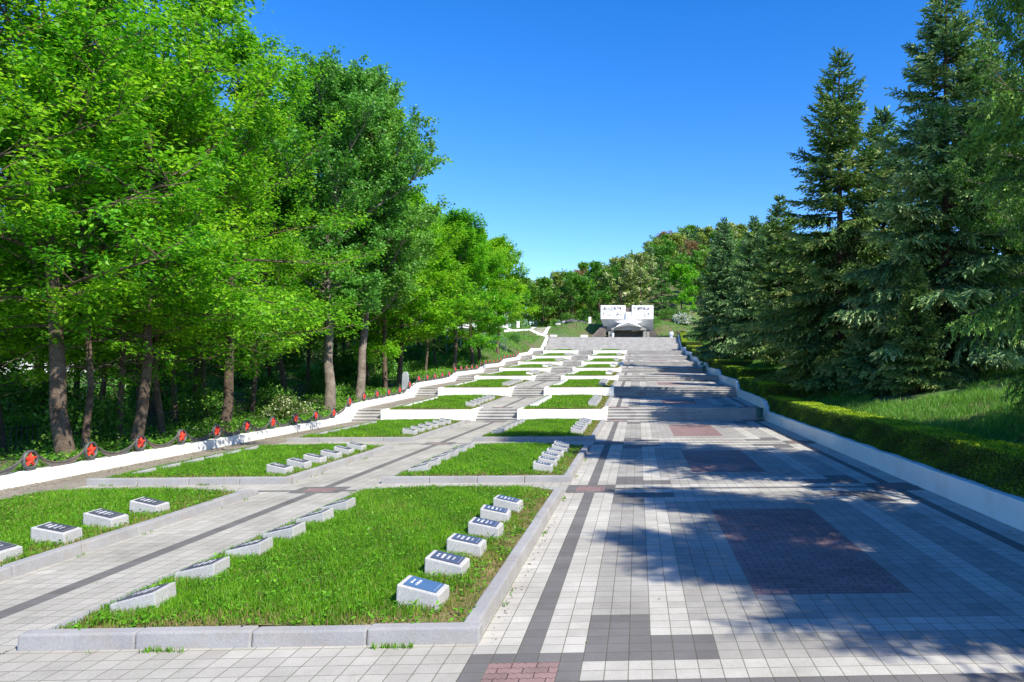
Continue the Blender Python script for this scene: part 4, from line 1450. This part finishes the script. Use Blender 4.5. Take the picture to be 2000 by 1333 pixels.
G_LEFT = "tall trees in a row behind the left wall"
LEFT = [  # pixel x of the trunk, depth, mesh, rotation, scale, label
    (-105, 17.0, ash[1], 0.4, 1.0, "bright green tree at the left frame edge, limbs reaching in"),
    (135, 18.6, ash[0], 1.1, 1.02, "bright green tree with the thickest trunk, nearest in the left row"),
    (258, 21.0, ash[1], 2.6, 1.06, "bright green tree with rough trunk and dead twigs, behind the third red star"),
    (435, 26.3, ash[0], 4.0, 0.93, "bright green tree with a leaning sunlit trunk, right of a wide dark gap"),
    (643, 36.0, poplar[0], 0.5, 0.98, "dark green poplar with pale straight trunk, foot of the first wall ramp"),
    (560, 41.0, ash[1], 5.2, 1.05, "bright green tree behind the row, filling the gap before the poplars"),
    (700, 39.6, poplar[1], 2.2, 0.98, "tallest dark green poplar, second pale trunk from the wall ramp"),
    (752, 44.5, ash_far[0], 3.0, 1.0, "green tree with thin leaning trunk just beyond the two poplars"),
    (780, 47.0, ash_far[1], 1.7, 1.12, "green tree whose thin trunk stands beside the grey stele"),
    (886, 60.0, ash_far[0], 5.1, 1.06, "lighter green tree with pale trunk over the third terrace stars"),
    (922, 66.0, ash_far[1], 0.2, 1.10, "green tree with slim dark trunk at the fourth terrace wall"),
    (938, 68.5, ash_far[0], 2.0, 1.02, "green tree with pale mottled trunk at the fourth terrace wall"),
    (972, 77.0, ash_far[1], 3.3, 1.10, "last green tree of the left row, before the grass bank"),
]
for i, (px, d, me, rz, s, lab) in enumerate(LEFT):
    x, y = at(px, d)
    put_tree("poplar_tree" if me in poplar else "ash_tree", me, x, y, lab, "tree", G_LEFT, rz, s)

G_INNER = "thinner trees inside the wood on the left"
THIN = [(8, 21.5, ash[2], 0.9, "thin trunked tree at the left frame edge by the iron fence"), (163, 19.8, ash[2], 0.86, "dark thin tree leaning close beside the thickest trunk"),
        (231, 22.0, ash[2], 0.88, "thin dark straight tree left of the rough trunk with dead twigs"), (320, 23.6, ash[2], 0.95, "slim dark tree with a slightly bent trunk behind the fourth star"),
        (268, 25.5, ash[2], 0.8, "slim pale tree just right of the rough trunk"), (375, 33.0, ash[2], 1.0, "forked pale trunk tree deeper in the wood behind the fourth star"),
        (296, 31.0, ash[2], 0.9, "thin sunlit tree deeper in the wood right of the rough trunk"), (716, 47.0, ash_far[1], 0.9, "thin tree between the poplars and the leaning trunk"),
        (65, 36.0, ash_far[1], 0.95, "thin dark tree before the pale house at the far left")]
for i, (px, d, me, s, lab) in enumerate(THIN):
    x, y = at(px, d)
    put_tree("slim_tree", me, x, y, lab, "tree", G_INNER, i * 1.9, s)

more = [(95, 28.0, 0.85), (190, 27.0, 0.9), (345, 28.0, 0.95), (402, 30.0, 0.9), (490, 34.0, 1.0), (530, 45.0, 1.05), (600, 46.0, 1.05), (668, 52.0, 1.0), (733, 56.0, 1.0), (830, 58.0, 1.0), (850, 66.0, 1.05), (905, 74.0, 1.0)]
for i, (px, d, s_) in enumerate(more):
    x, y = at(px, d)
    put_tree("slim_tree", ash[2], x, y, "slim leafy tree standing in the wood behind the left row", "tree", "slim trees standing in the wood behind the left row", i * 2.3, s_)

rs = random.Random(3)
G_DEEP = "trees deep in the wood on the left"
deep = [(-21, 20), (-24, 27), (-20, 33), (-27, 36), (-22, 42), (-31, 29), (-20, 52), (-27, 50), (-34, 44), (-23, 63), (-31, 60), (-22, 76), (-29, 74), (-38, 56), (-24, 90), (-33, 88), (-41, 72), (-36, 36), (-21, 100), (-28, 106)]
for i, (x, y) in enumerate(deep):
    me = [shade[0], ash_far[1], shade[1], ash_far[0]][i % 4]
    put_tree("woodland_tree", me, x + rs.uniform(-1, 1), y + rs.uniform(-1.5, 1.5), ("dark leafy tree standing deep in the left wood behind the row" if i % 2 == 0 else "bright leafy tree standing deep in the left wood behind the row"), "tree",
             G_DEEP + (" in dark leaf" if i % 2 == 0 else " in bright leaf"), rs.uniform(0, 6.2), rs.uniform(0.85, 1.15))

# ---- right: spruces, birch
sp_big = tree_meshes("spruce_tree", grow_spruce(101, 16.2, 5.0, 0.9, 0.24, per=8, bl=0.20, bw=0.062, dens=1.5, droop=0.30, whorl=0.48, hang=0.45), MT['bark_dark'], MT['spruce'])
sp_tall = tree_meshes("spruce_tree", grow_spruce(102, 16.0, 4.7, 1.3, 0.22, per=8, bl=0.19, bw=0.06, dens=1.6, droop=0.28, hang=0.6, whorl=0.48), MT['bark_dark'], MT['spruce_blue'])
sp_mid = tree_meshes("spruce_tree", grow_spruce(103, 12.5, 3.6, 1.3, 0.18, per=8, bl=0.26, bw=0.09, dens=1.2, droop=0.30, fullness=0.75), MT['bark_dark'], MT['spruce_blue'])
sp_mid2 = tree_meshes("spruce_tree", grow_spruce(104, 11.5, 3.5, 1.2, 0.17, per=8, bl=0.26, bw=0.09, dens=1.2, droop=0.25, fullness=0.75), MT['bark_dark'], MT['spruce'])
sp_near = tree_meshes("spruce_tree", grow_spruce(105, 19.5, 6.0, 1.6, 0.26, per=8, bl=0.17, bw=0.032, dens=1.35, droop=0.42, hang=0.8, whorl=0.5, fan=5, fullness=0.65), MT['bark_dark'], MT['spruce_fresh'])
birch = tree_meshes("birch_tree", grow_broadleaf(111, 15.5, 3.0, 4.2, 0.14, 30, 10, 7, 22, 0.10, 0.07, e0=5, e1=70, prof='round', flat=0.1, droop=0.9, spread=0.1), MT['bark_light'], MT['birch'])

G_R = "conifers on the right bank"
RIGHT = [
    (1640, 35.0, sp_big, 0.3, 1.0, "tall dark spruce with long drooping left branches, standing clear against the sky"),
    (1722, 40.0, sp_mid, 1.0, 1.10, "lower pointed spruce squeezed between the two tallest ones"),
    (1850, 28.0, sp_tall, 2.1, 1.0, "tallest blue green spruce on the right bank, tip at the top of frame"),
    (1930, 33.0, sp_big, 1.2, 0.95, "dark spruce behind the tallest one, mostly hidden"),
    (1520, 50.0, sp_mid2, 0.6, 0.98, "small olive spruce left of the tall drooping one"),
    (1472, 58.0, sp_mid, 2.9, 0.90, "small spruce half hidden between two small neighbours"),
    (1414, 64.0, sp_mid, 4.4, 0.98, "blue green spruce farthest up the right bank, hanging over the hedge"),
    (1790, 26.5, sp_mid2, 3.7, 0.42, "young low spruce on bare ground under the tall ones"),
    (1690, 29.5, sp_mid, 0.9, 0.36, "very small young spruce beside the hedge under the tall dark one"),
]
for i, (px, d, me, rz, s, lab) in enumerate(RIGHT):
    x, y = at(px, d)
    put_tree("spruce_tree", me, x, y, lab, "spruce", G_R, rz, s)
put_tree("spruce_tree", sp_near, 10.3, 13.2, "fresh green spruce filling the right frame edge with hanging boughs", "spruce", G_R, 0.7, (0.78, 0.78, 1.0))
put_tree("spruce_tree", sp_near, 10.1, 6.2, "spruce out of frame whose shadow covers the nearest red panel", "spruce", G_R, 4.1, 0.66)
put_tree("spruce_tree", sp_near, 10.0, 2.2, "spruce beside the camera on the right bank, out of frame", "spruce", G_R, 5.6, 0.66)
put_tree("birch_tree", birch, 14.6, 24.5, "birch with trailing pale green leaves between the spruces at upper right", "birch", None, 1.0, 0.95)

# ---- hill behind the monument
hillt = {
    'green': tree_meshes("hill_tree", grow_broadleaf(201, 9.5, 1.6, 4.2, 0.16, 18, 7, 4, 10, 0.42, 0.26, e0=0, e1=60, flat=0.4, fine=False), MT['bark_dark'], MT['hill_leaf']),
    'olive': tree_meshes("hill_tree", grow_broadleaf(202, 9.0, 1.4, 4.0, 0.15, 18, 7, 4, 10, 0.40, 0.25, e0=5, e1=62, flat=0.3, fine=False), MT['bark_dark'], MT['olive']),
    'bloom': tree_meshes("hill_tree", grow_broadleaf(203, 9.5, 1.5, 4.4, 0.17, 20, 7, 5, 11, 0.36, 0.24, e0=0, e1=60, flat=0.4, fine=False), MT['bark_dark'], MT['bloom']),
    'bright': tree_meshes("hill_tree", grow_broadleaf(204, 8.0, 1.2, 3.8, 0.14, 18, 7, 4, 10, 0.38, 0.25, e0=0, e1=60, flat=0.5, fine=False), MT['bark_dark'], MT['leaf']),
    'rust': tree_meshes("hill_tree", grow_broadleaf(205, 8.5, 1.6, 3.6, 0.14, 18, 7, 4, 7, 0.34, 0.20, e0=10, e1=65, flat=0.2), MT['bark'], MT['rust']),
    'pine': tree_meshes("pine_tree", grow_spruce(206, 10.5, 3.0, 1.5, 0.17, whorl=0.75, per=5, bl=0.5, bw=0.2, dens=0.55, droop=0.15, fullness=0.6), MT['bark_dark'], MT['spruce_blue']),
    'spruce': tree_meshes("spruce_tree", grow_spruce(207, 10.0, 2.7, 0.4, 0.16, whorl=0.6, per=6, bl=0.4, bw=0.13, dens=0.6, droop=0.4), MT['bark_dark'], MT['spruce_fresh']),
}
KINDS = {'green': ("hill_tree", "dark green leafy tree"), 'olive': ("hill_tree", "olive green leafy tree"), 'bloom': ("hill_tree", "pale blossoming tree"), 'bright': ("hill_tree", "bright green leafy tree"),
         'rust': ("hill_tree", "brownish budding tree"), 'pine': ("pine_tree", "dark bluish pine"), 'spruce': ("spruce_tree", "fresh green drooping spruce")}


def top_px(x, y, z):
    d = x * math.sin(YAW) + y * math.cos(YAW)
    return CY - (z - CAMZ) / d * FPX


HILL = [  # px, depth, kind, label (own) or None (shared with its kind)
    (1212, 128, 'bloom', "largest pale blossoming tree directly behind the monument"), (1252, 131, 'bloom', "pale blossoming tree behind the monument's right block"),
    (1292, 126, 'spruce', "fresh green drooping spruce right of the monument"), (1172, 127, 'green', "dark green bush like tree at the monument's left edge"),
    (1098, 132, 'olive', "greyish leafy tree over the rock garden"), (1075, 150, 'pine', "lone dark pine standing over the low skyline at left"),
    (1128, 138, 'rust', "thin brownish tree between the grey tree and the blossoming ones"), (1330, 128, 'bright', "bright green tree beside the spruce right of the monument"),
    (1345, 160, 'rust', "reddish brown budding tree high on the hill at right"), (1356, 136, 'green', None), (1232, 146, 'olive', None), (1185, 144, 'olive', None),
    (1150, 150, 'green', None), (1268, 150, 'pine', "dark pine rising behind the blossoming trees"), (1300, 156, 'green', None), (1320, 170, 'olive', None), (1338, 184, 'pine', None), (1362, 190, 'pine', None),
    (1385, 172, 'olive', None), (1390, 140, 'bright', None), (1420, 150, 'green', None), (1440, 178, 'pine', None), (1460, 160, 'olive', None), (1205, 162, 'green', None), (1240, 172, 'pine', None),
    (1268, 178, 'olive', None), (1292, 190, 'rust', None), (1405, 205, 'pine', None), (1112, 158, 'olive', None), (1088, 170, 'green', None), (1060, 140, 'bright', None), (1052, 160, 'olive', None),
    (1035, 132, 'bright', None), (1015, 140, 'green', None), (990, 135, 'olive', None), (1120, 126, 'green', None), (960, 130, 'green', None), (1150, 134, 'bright', None), (1480, 190, 'green', None),
    (1520, 170, 'olive', None), (1560, 160, 'green', None), (1600, 180, 'olive', None), (1660, 160, 'green', None), (1380, 222, 'olive', None), (1345, 205, 'green', None), (1312, 208, 'pine', None),
    (1060, 126, 'green', None), (1740, 150, 'olive', None), (1820, 140, 'green', None), (1900, 130, 'green', None), (2000, 120, 'green', None),
]
for i, (px, d, k, lab) in enumerate(HILL):
    x, y = at(px, d)
    nm, base_lab = KINDS[k]
    o = put_tree(nm, hillt[k], x, y, lab or base_lab + " on the wooded hillside behind the monument", "tree", "trees on the hillside, " + k if lab is None else None, rs.uniform(0, 6.2), rs.uniform(0.82, 1.12) if lab is None else 1.0, sink=0.2)
wk = ['green'] * 3 + ['olive'] * 4 + ['bright'] * 2 + ['bloom', 'bloom', 'olive', 'olive', 'rust', 'pine', 'pine']
for i in range(66):
    px = 1050 + (i * 61.8) % 470
    d = 134 + (i * 37.7) % 96
    k = rs.choice(wk)
    x, y = at(px, d)
    nm, base_lab = KINDS[k]
    put_tree(nm, hillt[k], x, y, base_lab + " on the wooded hillside behind the monument", "tree", "trees on the hillside, " + k, rs.uniform(0, 6.2), rs.uniform(0.8, 1.1), sink=0.2)
# inner right wood behind the spruces
for i, (x, y) in enumerate(((17, 34), (19, 44), (16, 56), (22, 30), (21, 55), (15, 68), (20, 70), (17, 84), (13, 92), (23, 88), (26, 42), (19, 22), (25, 60), (14, 104))):
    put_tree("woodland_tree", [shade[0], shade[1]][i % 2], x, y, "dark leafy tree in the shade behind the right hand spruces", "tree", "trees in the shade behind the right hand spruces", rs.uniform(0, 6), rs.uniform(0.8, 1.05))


# ---- shrubs
def shrub_meshes(seed, R, H, n, L, W, mat):
    r = np.random.default_rng(seed)
    d = unit(r.normal(0, 1, (n, 3)))
    d[:, 2] = np.abs(d[:, 2])
    rad = r.uniform(0.35, 1.0, n) ** 0.5 * (1 + 0.22 * np.sin(d[:, 0] * 5 + seed) * np.cos(d[:, 1] * 6) + 0.15 * np.sin(d[:, 2] * 9 + seed))
    Pp = d * rad[:, None] * np.array([R, R, H])
    N = unit(d * 0.6 + UP * 0.5 + r.normal(0, 0.5, (n, 3)))
    D = unit(r.normal(0, 1, (n, 3)) + d * 0.6)
    cl = 0.5 + 0.3 * np.sin(Pp[:, 0] * 7 + seed) * np.sin(Pp[:, 1] * 6) + r.normal(0, 0.2, n)
    crown = leaf_mesh("foliage", Pp, D, N, L * r.uniform(.7, 1.2, n), W * r.uniform(.7, 1.2, n), mat, cl)
    lines = []
    for k in range(7):
        a = k * 2.4
        e = np.array([math.cos(a) * R * 0.6, math.sin(a) * R * 0.6, H * 0.75])
        lines.append((np.array([[0, 0, -0.1], e * 0.45 + [0, 0, 0.1], e]), np.array([0.025, 0.016, 0.006]), 4))
    return tubes_mesh("stem", lines, MT['bark_dark']), crown


sh_green = shrub_meshes(1, 0.9, 1.15, 2600, 0.11, 0.065, MT['under'])
sh_dark = shrub_meshes(2, 1.1, 1.5, 2600, 0.12, 0.07, MT['dark_leaf'])
sh_white = shrub_meshes(3, 1.5, 1.9, 2600, 0.26, 0.2, MT['whitebush'])
sh_elder = shrub_meshes(4, 0.85, 1.0, 2200, 0.1, 0.07, MT['bloom'])


def shrub(me, x, y, label, group=None, s=1.0, rz=0.0):
    root = tag(empty("shrub", (x, y, gz(x, y) - 0.05), rz), label, "shrub", group)
    root.scale = (s, s, s)
    link("stem", me[0], root)
    link("foliage", me[1], root)


shrub(sh_white, *at(1331, 122), "white flowering bush on the mound right of the monument", s=1.0)
shrub(sh_elder, *at(560, 33.5), "low shrub with pale flower heads behind the left wall under the trees", s=1.1)
for i in range(34):
    y = 15 + i * 2.3
    x = -15.0 - (i * 37 % 11) * 0.75 - (0.8 if i % 3 else 0)
    shrub(sh_green if i % 3 else sh_dark, x, y, "leafy green shrub in the undergrowth behind the left wall" if i % 3 else "dark leafy shrub in the undergrowth behind the left wall",
          "green shrubs under the left trees" if i % 3 else "dark shrubs under the left trees", rs.uniform(0.6, 1.25), rs.uniform(0, 6))
for i in range(22):
    shrub(sh_dark if i % 2 else sh_green, -19 - (i * 29 % 17), 17 + i * 3.4, "broad shrub filling the shade deep in the left wood", "shrubs deep in the left wood", rs.uniform(1.3, 2.2), rs.uniform(0, 6))
for i in range(16):
    x, y = at(985 + i * 32 + rs.uniform(-8, 8), 121 + (i % 3) * 2.5)
    shrub(sh_green if i % 2 else sh_dark, x, y, "shrub along the foot of the wooded hill behind the lawn", "shrubs along the foot of the hill", rs.uniform(1.0, 1.7), rs.uniform(0, 6))


# ---- hedge: one clipped hedge per level, the upper ones with a short return to the right
def hedge(y0, y1, label, near, ret=0.0):
    x0, x1 = XR + 0.15, XR + 1.0
    zt = lambda y: np.interp(y, SY, SZ) * 0 + P_level(y) + 1.08
    r = np.random.default_rng(int(abs(y0) * 10) + 5)
    boxes = [(x0, x1, y0, y1)]
    if ret:
        boxes.append((x1, x1 + ret, y0, y0 + 0.75))
    Pp, Nn, core = [], [], MB()
    for (a, b, c, d) in boxes:
        dens = near
        cy = 0.5 * (c + d)
        zb = 0.30
        # top, inner face, outer face, ends
        faces = [('t', (b - a) * (d - c)), ('l', (d - c) * 0.8), ('r', (d - c) * 0.6), ('f', (b - a) * 0.8), ('k', (b - a) * 0.8)]
        for f, area in faces:
            n = int(area * dens * (1.0 if f in 'tlf' else 0.5))
            u, v = r.random(n), r.random(n)
            dep = np.abs(r.normal(0, 0.022, n))
            if f == 't':
                x = a + (b - a) * u; y = c + (d - c) * v; N = np.array([0, 0, 1.0]); z = None; w = 1 - dep
                h = 1.08 - dep + 0.015 * np.sin(y * 2.1) + 0.01 * np.sin(x * 9 + y * 5)
            else:
                h = zb + (1.08 - zb) * v
                if f in 'lr':
                    y = c + (d - c) * u
                    x = (a + dep if f == 'l' else b - dep) + 0.025 * np.sin(y * 3.3 + h * 5)
                    N = np.array([-1.0 if f == 'l' else 1.0, 0, 0.2])
                else:
                    x = a + (b - a) * u
                    y = (c + dep if f == 'f' else d - dep)
                    N = np.array([0, -1.0 if f == 'f' else 1.0, 0.2])
            Pp.append(np.stack([x, y, P_level(y) + h], -1)); Nn.append(np.repeat(N[None], n, 0))
        k = max(1, int((d - c) / 1.0))
        for i in range(k):
            ya, yb = c + 0.06 + (d - c - 0.12) * i / k, c + 0.06 + (d - c - 0.12) * (i + 1) / k
            za, zb_ = float(P_level(ya)), float(P_level(yb))
            core.hexa([(a + 0.07, ya, za + 0.1), (b - 0.07, ya, za + 0.1), (b - 0.07, yb, zb_ + 0.1), (a + 0.07, yb, zb_ + 0.1),
                       (a + 0.07, ya, za + 1.0), (b - 0.07, ya, za + 1.0), (b - 0.07, yb, zb_ + 1.0), (a + 0.07, yb, zb_ + 1.0)])
    Pp, Nn = np.concatenate(Pp), np.concatenate(Nn)
    n = len(Pp)
    N = unit(Nn * 0.8 + r.normal(0, 0.5, (n, 3)))
    D = unit(r.normal(0, 1, (n, 3)) + UP * 0.5)
    size = 0.042 if near > 1500 else 0.075
    clump = 0.45 + 0.2 * np.sin(Pp[:, 1] * 2.7 + Pp[:, 2] * 4) * np.sin(Pp[:, 2] * 7 + Pp[:, 1]) - 0.12 + 0.42 * (Nn[:, 2] > 0.5) + r.normal(0, 0.16, n)  # top leaves paler for young shoots and painted sun, sides darker
    root = tag(empty("hedge", (0, 0, 0)), label, "hedge", "clipped hedges stepping up along the right wall")
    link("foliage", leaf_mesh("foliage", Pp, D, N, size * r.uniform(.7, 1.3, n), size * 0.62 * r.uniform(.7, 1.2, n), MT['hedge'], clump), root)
    core.build("branches", MT['bark_dark'], root)


def P_level(y):
    """Ground level the hedge follows: level along each terrace, stepping up at the flights."""
    return np.interp(y, [-30] + [q for w in WALLS for q in (w + 0.3, w + 0.45)] + [100.2, 106.5, 125], [0.18] + [v for b, t in zip(BASE, TOPS) for v in (b, t)] + [3.95, 5.92, 5.95])


hedge(-1.0, 20.0, "long clipped hedge along the right wall, nearest the camera", 2600)
hedge(20.03, 33.9, "long clipped hedge along the right wall, ending above the first green bin", 1900)
for k in range(6):
    hedge(WALLS[k] + 0.46, WALLS[k + 1] + 0.3, f"clipped hedge stepping up beside the {ORD[k]} terrace with a short side return", 1300 if k < 2 else 700, 1.5)
hedge(WALLS[6] + 0.46, 105.8, "topmost clipped hedge climbing beside the full width staircase", 700, 1.2)


# ---- grass
def blades(Pp, h, w, tint, name, mat, r, lean=0.45):
    n = len(Pp)
    az = r.uniform(0, 2 * PI, n)
    S = np.stack([np.cos(az), np.sin(az), np.zeros(n)], -1)
    la = r.uniform(0, 2 * PI, n)
    ln = np.abs(r.normal(0, lean, n))
    Lx = np.stack([np.cos(la) * ln, np.sin(la) * ln, np.zeros(n)], -1)
    h = h[:, None]; w = w[:, None]
    V = np.empty((n, 6, 3))
    mid = Pp + (UP * 0.6 + Lx * 0.35) * h
    tip = Pp + (UP * np.sqrt(np.clip(1 - ln ** 2 * 0.5, 0.2, 1))[:, None] + Lx) * h
    V[:, 0] = Pp - S * w * 0.5; V[:, 1] = Pp + S * w * 0.5
    V[:, 2] = mid + S * w * 0.42; V[:, 3] = mid - S * w * 0.42
    V[:, 4] = tip + S * w * 0.08; V[:, 5] = tip - S * w * 0.08
    i = np.arange(n)[:, None] * 6
    Q = np.concatenate([i + np.array([[0, 1, 2, 3]]), i + np.array([[3, 2, 4, 5]])], 1).reshape(-1, 4)
    return np_mesh(name, V.reshape(-1, 3), Q, mat, tint=np.repeat(np.clip(tint, 0, 1), 2))


rg = np.random.default_rng(77)
LP, LH, LW, LT = [], [], [], []
WP, WT = [], []
for B in BEDS:
    col, row, a, b, y0, y1, g0, g1 = B
    area = (b - a) * (y1 - y0)
    dens = {0: 4200, 1: 1900, 2: 1100}.get(row, 520 if row < 6 else 320)
    if col == 'left' and row == 0:
        y0v = 8.0
        dens = 2600
    n = int(area * dens)
    x = rg.uniform(a - 0.01, b + 0.01, n); y = rg.uniform(y0, y1, n)
    clump = lump(x * 2.2, y * 2.2) * 0.5 + lump(x * 6.1 + 3, y * 5.3) * 0.5
    edge = np.minimum(np.minimum(x - a, b - x), np.minimum(y - y0, y1 - y))
    # worn, dry strip along the sunny promenade edge and thin patches elsewhere
    dry = sm(0.8, 0.1, b - x) * (1.0 if col == 'centre' else 0.6) + sm(0.5, 0.05, y - y0) * 0.9 * (0.6 + 0.5 * lump(x * 3, y)) + sm(0.3, 0.0, edge) * 0.3 + np.clip(lump(x * 1.3 + 5, y * 1.1) - 0.35, 0, 1) * 0.5
    dry = dry + 0.5 * np.clip(lump(x * 3.7, y * 3.1 + 2), 0, 1) * sm(0.9, 0.2, b - x)
    dry = dry * (0.75 + 0.5 * lump(x * 4.3 + 1, y * 3.9))
    dry = np.clip(dry, 0, 1)
    keep = rg.random(n) > dry * 0.55
    x, y, clump, dry = x[keep], y[keep], clump[keep], dry[keep]
    n = len(x)
    wide = {0: 0.0075, 1: 0.011, 2: 0.014}.get(row, 0.022)
    if col == 'left' and row == 0:
        wide = 0.009
    h = (0.075 + 0.035 * clump + np.abs(rg.normal(0, 0.018, n))) * (1 - 0.6 * np.clip(dry, 0, 1))
    LP.append(np.stack([x, y, bed_z(B, x, y) - 0.006], -1)); LH.append(np.clip(h, 0.025, 0.2)); LW.append(wide * rg.uniform(0.7, 1.3, n))
    dead = rg.random(n) < 0.05 + 0.85 * np.clip(dry, 0, 1)
    LT.append(np.where(dead, rg.uniform(0, 0.28, n), np.clip(0.56 + 0.30 * clump + rg.normal(0, 0.17, n), 0.26, 1)))
    if row < 2:                                          # broad-leaved weeds among the grass
        m = int(area * 34)
        wx = rg.uniform(a + 0.03, b - 0.03, m); wy = rg.uniform(y0, y1, m)
        for q in range(7):
            WP.append(np.stack([wx + rg.normal(0, .035, m), wy + rg.normal(0, .035, m), bed_z(B, wx, wy) + rg.uniform(0.03, 0.08, m)], -1))
            WT.append(np.clip(rg.normal(0.6, 0.16, m), 0.3, 1))
m = 2200
tx = np.concatenate([rg.uniform(CB[0], CB[1], 260), CB[1] + 0.02 + np.abs(rg.normal(0, 0.02, 220)), LB[1] + 0.02 + np.abs(rg.normal(0, .02, 160)), rg.uniform(LB[0], LB[1], 120)])
ty = np.concatenate([6.69 - np.abs(rg.normal(0, 0.02, 260)), rg.uniform(6.8, 22, 220), rg.uniform(8, 22, 160), 15.93 - np.abs(rg.normal(0, .02, 120))])
keepw = lump(tx * 4, ty * 4) > 0.3
tx, ty = np.repeat(tx[keepw], 5) + rg.normal(0, 0.012, keepw.sum() * 5), np.repeat(ty[keepw], 5) + rg.normal(0, 0.012, keepw.sum() * 5)
LP.append(np.stack([tx, ty, P(ty)], -1)); LH.append(rg.uniform(0.015, 0.06, len(tx))); LW.append(np.full(len(tx), 0.007)); LT.append(rg.uniform(0.2, 0.8, len(tx)))
g = link("grass", blades(np.concatenate(LP), np.concatenate(LH), np.concatenate(LW), np.concatenate(LT), "grass", MT['grass'], rg))
tag(g, "bright green grass growing thickly in the grave beds", "grass", kind='stuff')
WP, WT = np.concatenate(WP), np.concatenate(WT)
n = len(WP)
wd = unit(rg.normal(0, 1, (n, 3)) * np.array([1, 1, 0.4]))
me = leaf_mesh("weeds", WP, wd, unit(UP + rg.normal(0, 0.35, (n, 3))), rg.uniform(0.03, 0.065, n), rg.uniform(0.018, 0.034, n), MT['grass'], WT)
tag(link("weeds", me), "broad leaved weeds scattered through the bed grass", "weeds", kind='stuff')

# long soft grass on the right bank, shorter on the lawns beside the monument
BP, BH, BW, BT = [], [], [], []


def bank(x0, x1, y0, y1, dens, h0, w0, cut=None, tall=1.0):
    n = int((x1 - x0) * (y1 - y0) * dens)
    x, y = rg.uniform(x0, x1, n), rg.uniform(y0, y1, n)
    c = lump(x * 1.5, y * 1.3)
    k = np.ones(n, bool)
    if cut is not None:
        k &= cut(x, y)
    k &= rg.random(n) > np.clip(-c * 0.8, 0, 0.7)
    x, y, c = x[k], y[k], c[k]
    n = len(x)
    BP.append(np.stack([x, y, ground(x, y) - 0.02], -1)); BH.append(h0 * (1 + 0.4 * c) * rg.uniform(0.6, 1.4, n)); BW.append(w0 * rg.uniform(0.7, 1.3, n))
    BT.append(np.where(rg.random(n) < 0.06, rg.uniform(0, .2, n), np.clip(0.6 + 0.2 * c + rg.normal(0, .16, n), .25, 1)))


bank(6.75, 11.0, 9, 30, 520, 0.20, 0.016, lambda x, y: (x < 8.9 + 0.5 * np.sin(y * 0.9)) | (y < 24))
bank(11.0, 17.0, 10, 30, 120, 0.20, 0.022)
bank(6.75, 9.6, 30, 62, 260, 0.20, 0.024)
bank(6.75, 9.5, 62, 106, 90, 0.22, 0.045)
bank(-22, 14, 107, 122, 42, 0.16, 0.07, lambda x, y: ~((x > -15.2) & (x < 6.2) & (y < 111.8)) & ~((x > -5.2) & (x < 2.4) & (y < 116)))
bank(-20, -13.2, 70, 107, 80, 0.18, 0.05)
g = link("bank_grass", blades(np.concatenate(BP), np.concatenate(BH), np.concatenate(BW), np.concatenate(BT), "bank_grass", MT['bankgrass'], rg, 0.6))
tag(g, "long soft grass on the banks and lawns beside the terraces", "grass", kind='stuff')

# undergrowth on the wood floor at the left
n = 150000
x = -13.2 - 26 * rg.random(n) ** 1.7
y = 9 + 92 * rg.random(n) ** 1.35
c = lump(x * 0.9, y * 0.8)
k = (c > -0.5) & ((y < 72) | (x < -17))
x, y, c = x[k], y[k], c[k]
n = len(x)
hh = np.clip(0.30 + 0.30 * c, 0.08, 0.8) * rg.random(n) ** 0.6
sz = 0.06 + 0.0011 * y
Pp = np.stack([x, y, ground(x, y) + hh], -1)
tint = np.clip(0.52 + 0.25 * c + rg.normal(0, 0.18, n), 0, 0.93)
tint = np.where((rg.random(n) < 0.02) & (c > 0), 1.0, tint)
me = leaf_mesh("undergrowth", Pp, unit(rg.normal(0, 1, (n, 3)) * np.array([1, 1, .6])), unit(UP * 0.9 + rg.normal(0, .45, (n, 3))), sz * rg.uniform(.7, 1.4, n), sz * .6 * rg.uniform(.7, 1.3, n), MT['under'], tint)
tag(link("undergrowth", me), "leafy undergrowth covering the wood floor behind the left wall", "undergrowth", kind='stuff')

# dry leaves, needles and small debris lying on the paving, mostly along the edges
n = 2600
x = np.concatenate([XR - np.abs(rg.normal(0, 0.5, 700)), XL + np.abs(rg.normal(0, 0.35, 3800)), rg.uniform(XL, XR, 500), CB[1] + np.abs(rg.normal(0, 0.05, 260)), rg.uniform(-6, -1.4, 260)])
y = np.concatenate([rg.uniform(5, 33, 700), rg.uniform(12, 33, 3800), rg.uniform(5, 33, 500), rg.uniform(6.8, 14.7, 260), 6.72 - np.abs(rg.normal(0, 0.03, 260))])
inbed = ((x > LB[0] - .05) & (x < LB[1] + .05)) | ((x > CB[0] - .05) & (x < CB[1] + .05))
x, y = x[~inbed], y[~inbed]
n = len(x)
Pp = np.stack([x, y, P(y) + 0.008], -1)
litter_m = foliage_mat("dry_leaf", [(0, (0.06, 0.035, 0.018)), (0.6, (0.20, 0.13, 0.06)), (1, (0.13, 0.17, 0.04))], 0.0)
me = leaf_mesh("fallen_leaves", Pp, unit(rg.normal(0, 1, (n, 3)) * np.array([1, 1, .1])), unit(UP + rg.normal(0, .3, (n, 3))), rg.uniform(0.012, 0.045, n), rg.uniform(0.008, 0.026, n), litter_m, rg.random(n))
tag(link("fallen_leaves", me), "dry leaves and debris scattered along the paving edges", "leaves", kind='stuff')
